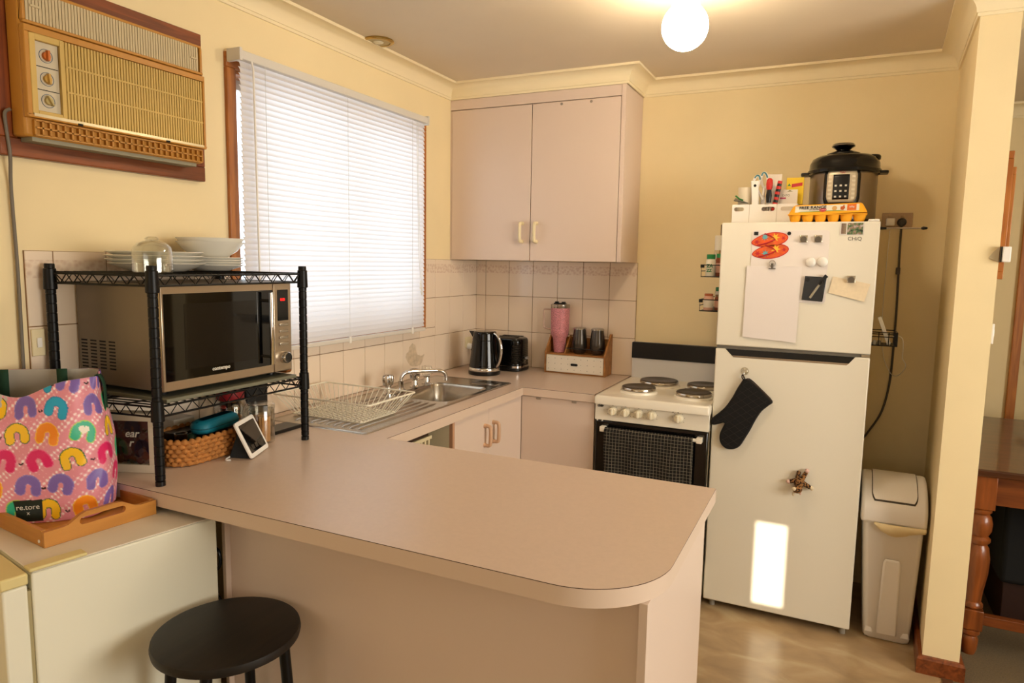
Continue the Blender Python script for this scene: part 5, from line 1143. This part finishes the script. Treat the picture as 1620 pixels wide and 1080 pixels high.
for i in range(26):
    r = random.choice((.010, .012, .014)); x = -cfw/2+.034+random.random()*(cfw-.068); z = .022+r+random.random()*.075*(1-.2*random.random()) if i > 8 else .022+r; y = .008+random.random()*.018
    cm_ = mat(('coin_silver', 'coin_bronze', 'coin_dark')[i % 3], ('#8d8577', '#7a5a34', '#4c443a')[i % 3], .35, .8)
    MB().lathe([(.001, 0), (r, 0), (r, .0018), (.001, .0018)], (x, y, z), 18, '-y').xform(Matrix.Identity(4)).build('coin', cm_, cf, local=True, smooth=35)
M_pw = mat('print_white', '#d8d2c4', .5)
def ctext(s, size, x, z):
    o = text('lettering', s, size, (0, 0, 0), (1, 0, 0), (0, 0, 1), M_pw, cf, shear=.25, bold=.0004); o.data.transform(wm(cf)); o.location = (x, .0034, z)
ctext('ear', .030, .015, .108); ctext('r', .030, .012, .082)
# woven basket
bs_ = thing('woven_basket', 'woven seagrass basket under the rack beside the white box frame', 'basket', (.215, -2.13, BZ_))
M_sg = mat('seagrass', '#b8793a', .8, noise=.35, nscale=70, bump=.5, bscale=200)
rowb = 6
for k in range(rowb):
    z = BZ_+.0075+.0125*k; g = .004*k/rowb; base = rrect(.208, -2.118, .170+2*g, .268+2*g, .055, 9); N = len(base); pts = []; rs = []
    P2 = []
    for i in range(N):
        a, b = Vector(base[i]), Vector(base[(i+1) % N]); n = max(1, round((b-a).length/.0038))
        for j in range(n): P2.append(a+(b-a)*(j/n))
    for i, p in enumerate(P2): ph = i*2*PI/6+(PI if k % 2 else 0); pts.append((p.x, p.y, z+.0012*math.sin(ph))); rs.append(.0072+.0022*math.sin(ph))
    MB().tube(pts, .007, 8, True, rs).build('weave_row', M_sg, bs_, smooth=70)
MB().prism(rrect(.208, -2.118, .160, .258, .05, 6), BZ_, BZ_+.004).build('base', M_sg, bs_)
blc = thing('glasses_case', 'teal blue zip case lying in the woven basket', 'case', (.222, -2.070, .968), .18)
lp = [[(x, y, z) for x, y in rrect(0, 0, .064-2*g, .172-2*g, .026, 6)] for g, z in ((.010, 0), (.003, .004), (0, .012), (0, .026), (.004, .036), (.012, .041), (.020, .042))]
MB().loft(lp).build('shell', mat('teal_eva', '#0f7488', .55, noise=.06, nscale=40), blc, local=True, smooth=60)
MB().loft([[(x, y, z) for x, y in rrect(0, 0, .0655, .1735, .026, 6)] for z in (.0165, .0195)]).build('zip_line', mat('teal_dark', '#0a4d5c', .7), blc, local=True)
tag(MB().prism(rrect(.150, -2.130, .06, .10, .008, 3), BZ_+.0045, BZ_+.07).build('black_wallet', M_black, bevel=.003), 'black pouch standing in the woven basket behind the blue case', 'pouch')
tag(MB().lathe([(.001, BZ_+.0045), (.017, BZ_+.0045), (.018, .985), (.016, .985), (.015, BZ_+.01), (.001, BZ_+.01)], (.232, -2.200, 0), 20).build('small_cup', M_bottle, smooth=40), 'small clear cup in the end of the woven basket', 'cup')
tag(MB().lathe([(.001, BZ_+.0045), (.015, BZ_+.0045), (.016, .955), (.012, .968), (.006, .972), (.001, .972)], (.215, -2.150, 0), 18).build('green_bottle', mat('dark_green', '#1f3a28', .3), smooth=40), 'tiny dark green bottle in the woven basket', 'bottle')
tag(MB().box(.045, .115, -2.13, -2.055, BZ_, .995).build('white_box', mat('card', '#e0d5c4', .6), bevel=.002), 'white cardboard box behind the woven basket', 'box')
rj = thing('lolly_jar', 'clear jar with a red lid holding wrapped sweets behind the basket', 'jar', (.128, -1.925, BZ_))
MB().lathe([(.001, BZ_), (.048, BZ_), (.052, BZ_+.008), (.052, 1.005), (.045, 1.025), (.040, 1.030)]+[(.038, 1.030), (.043, 1.022), (.050, 1.003), (.050, BZ_+.010), (.001, BZ_+.004)], (.128, -1.925, 0), 32).build('glass', M_glass, rj, smooth=40)
MB().lathe([(.041, 1.026), (.043, 1.030), (.043, 1.052), (.040, 1.056), (.001, 1.057)], (.128, -1.925, 0), 32).build('lid', mat('red_lid', '#8e1d22', .4), rj, smooth=35)
cols = ('#b5382f', '#d8cdb6', '#c07a3a', '#8d2a4a', '#e0d9c8', '#a05a2c')
for i in range(16):
    a = i*2.399; r = .034*math.sqrt((i % 5+.5)/5); z = .915+.007*i
    tag(MB().ball((.128+r*math.cos(a), -1.925+r*math.sin(a), z), .0085, 10, 8, (1.5, .9, .8)).build('wrapped_sweet', mat('sweet%d' % (i % 6), cols[i % 6], .35), smooth=80), 'wrapped sweet inside the red lidded jar', 'sweet', 'sweets in the red lidded jar')
ck = thing('cookie_jar', 'clear round canister of crackers next to the smart display', 'jar', (.262, -1.925, BZ_))
MB().lathe([(.001, BZ_), (.040, BZ_), (.042, BZ_+.005), (.042, 1.006), (.041, 1.008)]+[(.040, 1.008), (.0405, BZ_+.008), (.001, BZ_+.004)], (.262, -1.925, 0), 32).build('canister', M_bottle, ck, smooth=40)
MB().lathe([(.0385, .996), (.0385, 1.010), (.0435, 1.010), (.0435, 1.024), (.040, 1.027), (.001, 1.027)], (.262, -1.925, 0), 32).build('lid', M_bottle, ck, smooth=35)
crk = mat('cracker', '#ebb26a', .8, noise=.2, nscale=120); i = 0
for cx, cy in ((.281, -1.932), (.244, -1.916)):
    for k in range(17):
        z = BZ_+.0065+.0047*k; r = .0185
        pts = [(cx+(r+.0012*math.cos(12*2*PI*j/48))*math.cos(2*PI*j/48), cy+(r+.0012*math.cos(12*2*PI*j/48))*math.sin(2*PI*j/48)) for j in range(48)]
        if k == 0 or True:
            if i == 0: c0 = MB().prism([(a-cx, b-cy) for a, b in pts], 0, .0042).build('cracker', crk); c0.location = (cx, cy, z); cc_ = c0
            else: cc_ = c0.copy(); COL.objects.link(cc_); cc_.location = (cx, cy, z)
            tag(cc_, 'round scalloped cracker stacked inside the clear canister', 'cracker', 'crackers in the canister'); i += 1
sd_ = thing('smart_display', 'small white framed smart display tilted back on a dark stand', 'tablet', (.35, -2.045, BZ_))
n_ = Vector((.907, .420, 0)); t_ = Vector((-.420, .907, 0)); up_ = (Vector((0, 0, 1))*.90-n_*.435).normalized(); fn = t_.cross(up_).normalized()
BLc = Vector((.398, -2.094, .905)); SW_, SH_ = .136, .116
FRM = Matrix(((t_.x, up_.x, fn.x, BLc.x), (t_.y, up_.y, fn.y, BLc.y), (t_.z, up_.z, fn.z, BLc.z), (0, 0, 0, 1)))
MB().prism(rrect(SW_/2, SH_/2, SW_, SH_, .010, 5), -.007, 0).xform(FRM).build('bezel', M_wplast, sd_, bevel=.0015)
MB().prism(rrect(SW_/2, SH_/2, SW_-.024, SH_-.026, .004, 3), .0001, .0008).xform(FRM).build('screen', mat('screen_black', '#120f0c', .05, coat=.5), sd_)
for a, w in ((.030, .018), (.055, .018), (.080, .018)): MB().box(a, a+w, .022, .036, .0009, .0011).xform(FRM).build('screen_icon', mat('icon_dim', '#3a332a', .4), sd_)
bk_ = [FRM @ Vector((SW_*.10, .020, -.0072)), FRM @ Vector((SW_*.90, .020, -.0072)), FRM @ Vector((SW_*.84, .095, -.0072)), FRM @ Vector((SW_*.16, .095, -.0072))]
c0_ = BLc-n_*.004
ft = [c0_+t_*.012, c0_+t_*(SW_-.012), c0_+t_*(SW_-.02)-n_*.075, c0_+t_*.02-n_*.075]
MB().loft([[(p.x, p.y, BZ_) for p in ft], [bk_[0], bk_[1], bk_[2], bk_[3]]]).build('stand', mat('charcoal_fabric', '#232629', .9, bump=.3, bscale=400), sd_, bevel=.004)
MB().tube(smoothpath([(.318, -2.090, .9035), (.322, -2.115, .9030), (.335, -2.135, .9030), (.348, -2.128, .9030)], 5), .0022, 6).build('lead', M_wplast, sd_, smooth=60)
tag(MB().prism(rrect(.205, -1.79, .075, .145, .008, 4), BZ_, BZ_+.012).build('phone', M_black, bevel=.002), 'flat black phone lying on the bench behind the cracker canister', 'phone')
tag(MB().prism(rrect(.075, -1.795, .085, .10, .012, 4), BZ_, 1.070).build('black_canister', mat('matt_black', '#0c0c0c', .6), bevel=.004), 'tall matt black box standing under the rack by the wall', 'box')
tag(MB().prism([(-.731, 1.015), (-.722, 1.035), (-.705, 1.040), (-.698, 1.062), (-.672, 1.080), (-.645, 1.068), (-.640, 1.040), (-.628, 1.018), (-.59, 1.006), (-.560, 1.014), (-.575, .985), (-.595, .962), (-.63, .958), (-.66, .960), (-.69, .968), (-.712, .99)], .0062, .0068, 'yz').build('wall_decal', mat('faded_decal', '#cfbb9f', .4, noise=.22, nscale=45)), 'faded grey winged sticker on the tiles above the sink taps', 'sticker')

# ------------------------------------------------------------------ bar freezer at the end of the bar
u_ = Vector((.193, .981, 0)); ang = math.atan2(u_.y, u_.x)-PI/2
fz = thing('bar_fridge', 'white bar fridge standing side on at the end of the breakfast bar', 'refrigerator', (.467, -2.749, 0), ang)
M_fz = mat('old_enamel', '#e6e3cf', .35); M_ct = mat('cream_trim', '#d9c88c', .45); FH = .845
MB().box(-.400, 0, 0, .402, .03, FH-.004).build('body', M_fz, fz, local=True, bevel=.004)
MB().box(-.399, -.001, .001, .401, FH-.0038, FH).build('top_panel', mat('fridge_top', '#e0d8c8', .4), fz, local=True, bevel=.003)
MB().box(-.402, .001, -.052, -.008, .03, FH-.024).build('door', M_fz, fz, local=True, bevel=.004)
MB().box(-.395, -.006, -.008, -.0005, .05, FH-.04).build('door_seal', mat('old_seal', '#a89a70', .7), fz, local=True)
MB().box(-.404, .003, -.056, -.006, FH-.0235, FH+.001).build('door_cap', M_ct, fz, local=True, bevel=.004)
MB().box(-.030, .004, -.004, .105, FH+.0003, FH+.008).build('corner_trim', M_ct, fz, local=True, bevel=.003)
for x in (-.37, -.03):
    for y in (.03, .37): MB().cyl((x, y, 0), (x, y, .03), .015, None, 10).build('foot', M_black, fz, local=True)
MB().tube(smoothpath([(.475, -2.322, .745), (.506, -2.320, .735), (.513, -2.320, .71), (.506, -2.320, .685), (.475, -2.322, .675)], 5), .004, 6).tube(smoothpath([(.475, -2.322, .615), (.506, -2.320, .605), (.513, -2.320, .58), (.506, -2.320, .555), (.475, -2.322, .545)], 5), .004, 6).build('rear_pipe', M_black, fz, smooth=60)
# ------------------------------------------------------------------ bamboo tray
tdir = (Vector((.402, -2.414, 0))-Vector((.374, -2.668, 0))); tang = math.atan2(tdir.y, tdir.x)-PI/2; TL_ = tdir.length
tg = thing('serving_tray', 'bamboo serving tray with cut out handles on the bar fridge', 'tray', (.374, -2.668, FH), tang)
M_tr = wood('tray_bamboo', '#cf9040', '#b0742c', .45, 'y', 5); M_trx = wood('tray_bamboo_x', '#cf9040', '#b0742c', .45, 'x', 5); TW = .300
MB().box(-TW+.008, -.008, .008, TL_-.008, .0035, .009).build('base', M_tr, tg, local=True)
for y in (0, TL_-.010): MB().box(-TW+.012, -.012, y, y+.010, .0005, .038).build('long_side', M_trx, tg, local=True, bevel=.001)
def handle_side(x0, x1):
    n = 20; top = []
    for k in range(n+1):
        v = k/n; y = TL_*v; e = max(0, min(1, (v-.16)/.20))*max(0, min(1, (.84-v)/.20)); e = e*e*(3-2*e); top.append((y, .036+.022*e))
    o = [(0, .0005), (TL_, .0005)]+top[::-1]
    f = fill_holes(o, [rrect(TL_/2, .038, .105, .017, .008, 5)], x0, x1); f.v = [(w, a, b) for a, b, w in f.v]; return f
for x0 in (-.011, -TW): handle_side(x0, x0+.011).build('handle_side', M_tr, tg, local=True)
MB().cyl((-.022, -.0015, .012), (-.022, .002, .012), .004, None, 10).build('peg', M_wplast, tg, local=True)
# ------------------------------------------------------------------ patterned shopping bag in the tray
def bag():
    tv, nv = Vector((.78, .626, 0)), Vector((.626, -.78, 0)); NA, NH = 400, 160; C0 = Vector((.178, -2.540, 0)); H0, H1 = FH+.0098, 1.192
    rnd = random.Random(3); pal = ['#1fa0c4', '#d81f62', '#f08a1c', '#2fae86', '#7d63ad', '#f2bd1a']; out_c = ['#2c7fae', '#e65a8a', '#f5b93a', '#a9cf4a', '#8f7cc0', '#2f6a3a']
    def ring_pt(a, h):
        e = .62; c, s = math.cos(a), math.sin(a)
        hw = .142+.028*math.sin(min(1, h*1.15)*PI)*.5-.004*h; hd = .078*(1-h)+.052*h+.022*math.sin(h*PI)
        x = hw*math.copysign(abs(c)**e, c); y = hd*math.copysign(abs(s)**e, s)
        lean = nv*(-.022*h)+tv*(-.018*h)
        # front lip sags in the middle, back panel stands higher
        top = 1.0
        if s > 0: top = 1.0-.13*math.exp(-((x+.03)/.075)**2)*min(1, max(0, s)*1.5)
        else: top = 1.03
        wr = .0022*math.sin(9*a+14*h)+.0016*math.sin(23*h+5*a)
        hh = h*top
        y += .006*math.sin(5*a+2)*h
        p = C0+tv*x+nv*(y+wr)+lean
        zb = 0.012*(abs(c)**6)*(1-h)**6
        return Vector((p.x, p.y, H0+zb+(H1-H0)*hh)), x, hh
    K = 4000; ac_ = [0.0]; pv = ring_pt(PI/2, .5)[0]
    for i in range(1, K+1):
        q = ring_pt(2*PI*i/K+PI/2, .5)[0]; ac_.append(ac_[-1]+(q-pv).length); pv = q
    TH = []; k_ = 0
    for i in range(NA):
        want = ac_[-1]*i/NA
        while ac_[k_+1] < want: k_ += 1
        TH.append(2*PI*(k_+(want-ac_[k_])/max(1e-9, ac_[k_+1]-ac_[k_]))/K+PI/2)
    vs = []; col = []; L = [ac_[-1]*i/NA for i in range(NA+1)]
    per = L[-1]; cells = {}
    NXc = round(per/.080); sx = per/NXc; sy = .060
    def pattern(s, h):
        best = None
        row0 = int(math.floor(h/sy))
        for r in (row0-1, row0, row0+1):
            off = (.5 if r % 2 else 0)+.13*r
            c0 = int(math.floor(s/sx-off))
            for c in (c0-1, c0, c0+1, c0+2):
                key = (r, c % NXc)
                if key not in cells: cells[key] = (rnd.uniform(-.35, .35), rnd.randrange(6), rnd.random(), rnd.uniform(-.006, .006))
                rot, k, q, j = cells[key]
                k = (k+r*2+(c % NXc)) % 6
                dx = s-(c+off+.5)*sx+j; dx -= per*round(dx/per); dy = h-(r+.5)*sy
                x, y = dx*math.cos(rot)+dy*math.sin(rot), -dx*math.sin(rot)+dy*math.cos(rot)
                d = math.hypot(x, y) if y >= 0 else (abs(x) if y > -.012 else None)
                if d is None: d = math.hypot(abs(x)-0.0163, y+.012)+0.0163 if abs(x) > 0.0163 else 0.0163-math.hypot(abs(x)-0.0163, y+.012)
                if q < .16:
                    hx, hy = x-.002, y-.004
                    if (math.hypot(hx-.005, hy-.004) < .0065 or math.hypot(hx+.005, hy-.004) < .0065 or (abs(hx) < .008 and -.010 < hy < .003 and abs(hx) < .010+hy)): return '#efe3cf'
                if .0070 < d < .0255: return pal[k]
                if .0052 < d < .0278: return out_c[k]
                # small dark u marks between the arches
                ex, ey = dx-sx*.5, dy+.004
                if q > .55 and .002 < math.hypot(ex, ey) < .0055 and (ey < .001): return '#3a2226'
        w = math.sin(s*430)*math.sin(h*400+2*math.sin(s*60))+.6*math.sin(s*95+h*130)
        return '#f6e2e0' if w > .95 else ('#e9aab2' if w > .45 else '#df8d99')
    lc = {}
    def L_(hx):
        if hx not in lc: lc[hx] = lin(hx)
        return lc[hx]
    for j in range(NH+1):
        h = j/NH
        for i in range(NA):
            p, x, hh = ring_pt(TH[i], h); vs.append(p); 
            hx = pattern(L[i], hh*(H1-H0))
            # dark brand patch low on the front face
            fi = (L[i] if L[i] < per/2 else L[i]-per)
            if -.020 < fi < .044 and .004 < hh*(H1-H0) < .056: hx = '#16241c'
            col.append(L_(hx))
    fs = [(j*NA+i, j*NA+(i+1) % NA, (j+1)*NA+(i+1) % NA, (j+1)*NA+i) for j in range(NH) for i in range(NA)]
    fs.append(tuple(range(NA-1, -1, -1)))
    t = thing('shopping_bag', 'pink reusable shopping bag printed with colourful arches standing in the tray', 'bag', (C0.x, C0.y, H0))
    me = bpy.data.meshes.new('bag_shell'); me.from_pydata([tuple(v) for v in vs], [], fs); me.materials.append(vcol_mat('bag_print', .42, .25))
    at = me.color_attributes.new('print', 'FLOAT_COLOR', 'POINT')
    at.data.foreach_set('color', [c for q in col for c in q])
    me.transform(wm(t).inverted()); me.shade_smooth(); o = bpy.data.objects.new('shell', me); COL.objects.link(o); o.parent = t
    # lining
    lv = []
    for j in range(13):
        h = .35+.65*j/12
        for i in range(0, NA, 8):
            p = ring_pt(TH[i], h)[0]; c = C0+Vector((0, 0, p.z)); q = p+(Vector((C0.x, C0.y, p.z))-p)*.035; lv.append(q)
    n = NA//8; fl_ = [(j*n+i, j*n+(i+1) % n, (j+1)*n+(i+1) % n, (j+1)*n+i) for j in range(12) for i in range(n)]; fl_.append(tuple(range(n)))
    MB().add(lv, fl_).build('lining', mat('bag_lining', '#b9b0a2', .6, bump=.4, bscale=60), t, smooth=60)
    # green webbing straps lying against the inside of the back panel and folded over the side
    M_gs = mat('green_webbing', '#143a24', .8)
    def web(pts, w, dirv):
        d = Vector(dirv).normalized()*w/2; v2 = []
        for p in pts: v2 += [tuple(Vector(p)-d), tuple(Vector(p)+d)]
        return MB().add(v2, [(2*i, 2*i+1, 2*i+3, 2*i+2) for i in range(len(pts)-1)]).build('strap', M_gs, t, smooth=60, solid=.0015)
    bk = C0-nv*.062-tv*.018
    web([bk+tv*.045+nv*.014+Vector((0, 0, z)) for z in (1.08, 1.14, 1.19, 1.206)], .024, tv)
    web([bk-tv*.085+nv*.014+Vector((0, 0, z)) for z in (1.08, 1.14, 1.19, 1.206)], .024, tv)
    web(smoothpath([C0+tv*.112+nv*.0+Vector((0, 0, 1.10)), C0+tv*.110-nv*.008+Vector((0, 0, 1.17)), C0+tv*.118-nv*.016+Vector((0, 0, 1.196)), C0+tv*.130-nv*.020+Vector((0, 0, 1.17)), C0+tv*.132-nv*.022+Vector((0, 0, 1.10))], 5), .020, nv)
    return t, (lambda i, h: ring_pt(TH[i % NA], h)), L, per
BAG, ringf, bagL, bagper = bag()
def bag_text(s, size, hgt, along):
    i = min(range(len(bagL)-1), key=lambda k: abs(bagL[k]-along)); A = ringf(i-6, hgt)[0]; Bp = ringf(i+6, hgt)[0]; U = ringf(i, hgt+.05)[0]; P0 = ringf(i, hgt)[0]
    r = (A-Bp).normalized(); up = (U-P0).normalized(); n = r.cross(up); 
    if n.dot(CAM.location-P0) < 0: r = -r; n = r.cross(up)
    text('lettering', s, size, P0+n*.0022, r, up, mat('print_white', '#d8d2c4', .5), BAG)
bag_text('re.tore', .018, .132, .012); bag_text('x', .014, .085, .012)

# ------------------------------------------------------------------ stool
sl = thing('bar_stool', 'round black wooden topped bar stool with black metal legs', 'stool', (.712, -2.478, 0))
M_sw = wood('black_stained_wood', '#1a130d', '#0b0806', .5, 'y', 10, 0); SZ_ = .65
MB().lathe([(.001, SZ_-.027), (.150, SZ_-.027), (.158, SZ_-.022), (.160, SZ_-.012), (.158, SZ_-.003), (.150, SZ_), (.001, SZ_)], (.712, -2.478, 0), 56).build('seat', M_sw, sl, smooth=40)
ft_ = []
for k in range(4):
    a = math.radians(28+90*k); c, s = math.cos(a), math.sin(a); top = Vector((.712+.125*c, -2.478+.125*s, SZ_-.027)); bot = Vector((.712+.168*c, -2.478+.168*s, 0)); ft_.append(top.lerp(bot, .62))
    l = MB().cyl(bot, top, .0125, None, 14).build('leg', M_blackm, sl, smooth=40)
    MB().cyl(bot+Vector((0, 0, .0)), bot+Vector((0, 0, .018)), 0.0163, None, 12).build('rubber_foot', M_black, l, smooth=40)
for k in range(4): MB().cyl(ft_[k], ft_[(k+1) % 4], .008, None, 10).build('footrest', M_blackm, sl, smooth=40)
for k in (0, 1):
    a = math.radians(28+90*k); c, s = math.cos(a), math.sin(a); MB().cyl((.712+.12*c, -2.478+.12*s, SZ_-.041), (.712-.12*c, -2.478-.12*s, SZ_-.041-.0*k), .0085, None, 10).build('seat_brace', M_blackm, sl, smooth=40)

# ------------------------------------------------------------------ dining side
M_dw = wood('table_timber', '#8a4a1e', '#5e2c0f', .32, 'x', 5, .3); M_dz = wood('table_timber_z', '#8f4c1e', '#60300f', .32, 'z', 5, .3)
dt = thing('dining_table', 'red brown timber dining table with turned legs beyond the partition', 'table', (3.1, .05, 0))
MB().box(2.425, 3.75, -.520, .620, .722, .750).build('tabletop', wood('table_top', '#5a3015', '#3f1f0c', .28, 'x', 4, .4), dt, bevel=.006)
for y in (-.455, .545): MB().box(2.50, 3.67, y, y+.024, .600, .7215).build('apron', M_dw, dt, bevel=.002)
for x in (2.462, 3.70): MB().box(x, x+.024, -.42, .54, .600, .7215).build('apron', M_dw, dt, bevel=.002)
lpz = [(.001, 0), (.022, 0), (.028, .02), (.030, .06), (.024, .075), (.033, .085), (.033, .100), (.024, .108)]
up2 = [(.024, .185), (.034, .195), (.034, .205), (.026, .215), (.030, .26), (.040, .33), (.042, .39), (.036, .43), (.028, .445), (.038, .458), (.038, .468), (.028, .478), (.038, .50), (.040, .53), (.034, .555), (.026, .565), (.034, .575), (.034, .585), (.026, .592)]
for x, y in ((2.470, -.462), (3.70, -.462), (2.470, .558), (3.70, .558)):
    l = MB().box(x-.036, x+.036, y-.036, y+.036, .590, .7218).build('leg', M_dz, dt, bevel=.002)
    MB().lathe(lpz, (x, y, 0), 20).build('turned_foot', M_dz, l, smooth=40)
    MB().box(x-.034, x+.034, y-.034, y+.034, .106, .187).build('leg_block', M_dz, l, bevel=.003)
    MB().lathe(up2, (x, y, 0), 20).build('turned_shaft', M_dz, l, smooth=40)
for y in (-.462, .558): MB().box(2.504, 3.666, y-.016, y+.016, .125, .165).build('stretcher', M_dw, dt, bevel=.003)
MB().box(2.454, 2.486, -.428, .524, .125, .165).build('stretcher', M_dw, dt, bevel=.003)
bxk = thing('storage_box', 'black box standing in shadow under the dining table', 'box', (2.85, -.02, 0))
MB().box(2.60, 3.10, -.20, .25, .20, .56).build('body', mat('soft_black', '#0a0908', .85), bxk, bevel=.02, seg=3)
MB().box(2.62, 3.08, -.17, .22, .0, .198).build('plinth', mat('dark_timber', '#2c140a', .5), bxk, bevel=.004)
dj = struct(thing('door_1', 'red wood door frame on the far dining wall', 'door', (2.85, FAR-.01, 0)))
MB().box(2.828, 2.872, FAR-.025, FAR-.0005, .067, 2.04).build('jamb', M_win, dj, bevel=.003)
MB().box(3.62, 3.665, FAR-.025, FAR-.0005, .067, 2.04).build('jamb', M_win, dj, bevel=.003)
MB().box(2.828, 3.665, FAR-.025, FAR-.0005, 2.04, 2.085).build('head', M_win, dj, bevel=.003)
dlf = MB().box(2.874, 3.618, FAR-.012, FAR-.0005, .067, 2.038).build('leaf', mat('door_paint', '#dcc896', .5), dj)
MB().cyl((2.93, FAR-.012, .985), (2.93, FAR-.05, .985), .012, .022, 16).build('knob', M_black, dlf, smooth=40)
for k, (x, y0, y1, z0, z1) in enumerate(((2.4055, -.690, -.36, 1.462, 1.892), (2.424, -.640, -.42, 1.53, 1.845))):
    p = thing('picture_frame', ('large wooden frame seen edge on against the partition wall', 'narrow wooden frame hung over the larger edge on frame')[k], 'frame', (x, (y0+y1)/2, z0), 0, 'wooden frames on the partition')
    w = .025
    for a, b, c, d in ((y0, y1, z0, z0+w), (y0, y1, z1-w, z1), (y0, y0+w, z0+w, z1-w), (y1-w, y1, z0+w, z1-w)): MB().box(x+.0005, x+.0175, a, b, c, d).build('frame_bar', M_win, p, bevel=.002)
    MB().box(x+.0005, x+.004, y0+w, y1-w, z0+w, z1-w).build('backing', mat('frame_back2', '#8a6a44', .7), p)
sn = thing('door_sensor', 'small white alarm sensor stuck on the edge of the partition end', 'sensor', (2.415, -.71, 1.52))
MB().box(2.4052, 2.409, -.724, -.704, 1.520, 1.572).build('dark_strip', M_black, sn)
MB().box(2.409, 2.434, -.726, -.702, 1.520, 1.572).build('case', M_wplast, sn, bevel=.003)
MB().prism([(2.375, 1.535), (2.404, 1.519), (2.404, 1.572), (2.388, 1.556)], -.7022, -.7005, 'xz').build('adhesive_pad', mat('clear_pad', '#d5c6a4', .3), sn)
s2 = thing('light_switch', 'white light switch on the dining face of the partition seen edge on', 'switch', (2.41, -.64, 1.24))
MB().box(2.4055, 2.414, -.690, -.62, 1.238, 1.308).build('plate', M_wplast, s2, bevel=.002)
MB().box(2.414, 2.419, -.665, -.645, 1.262, 1.286).build('rocker', M_wplast, s2, bevel=.001)
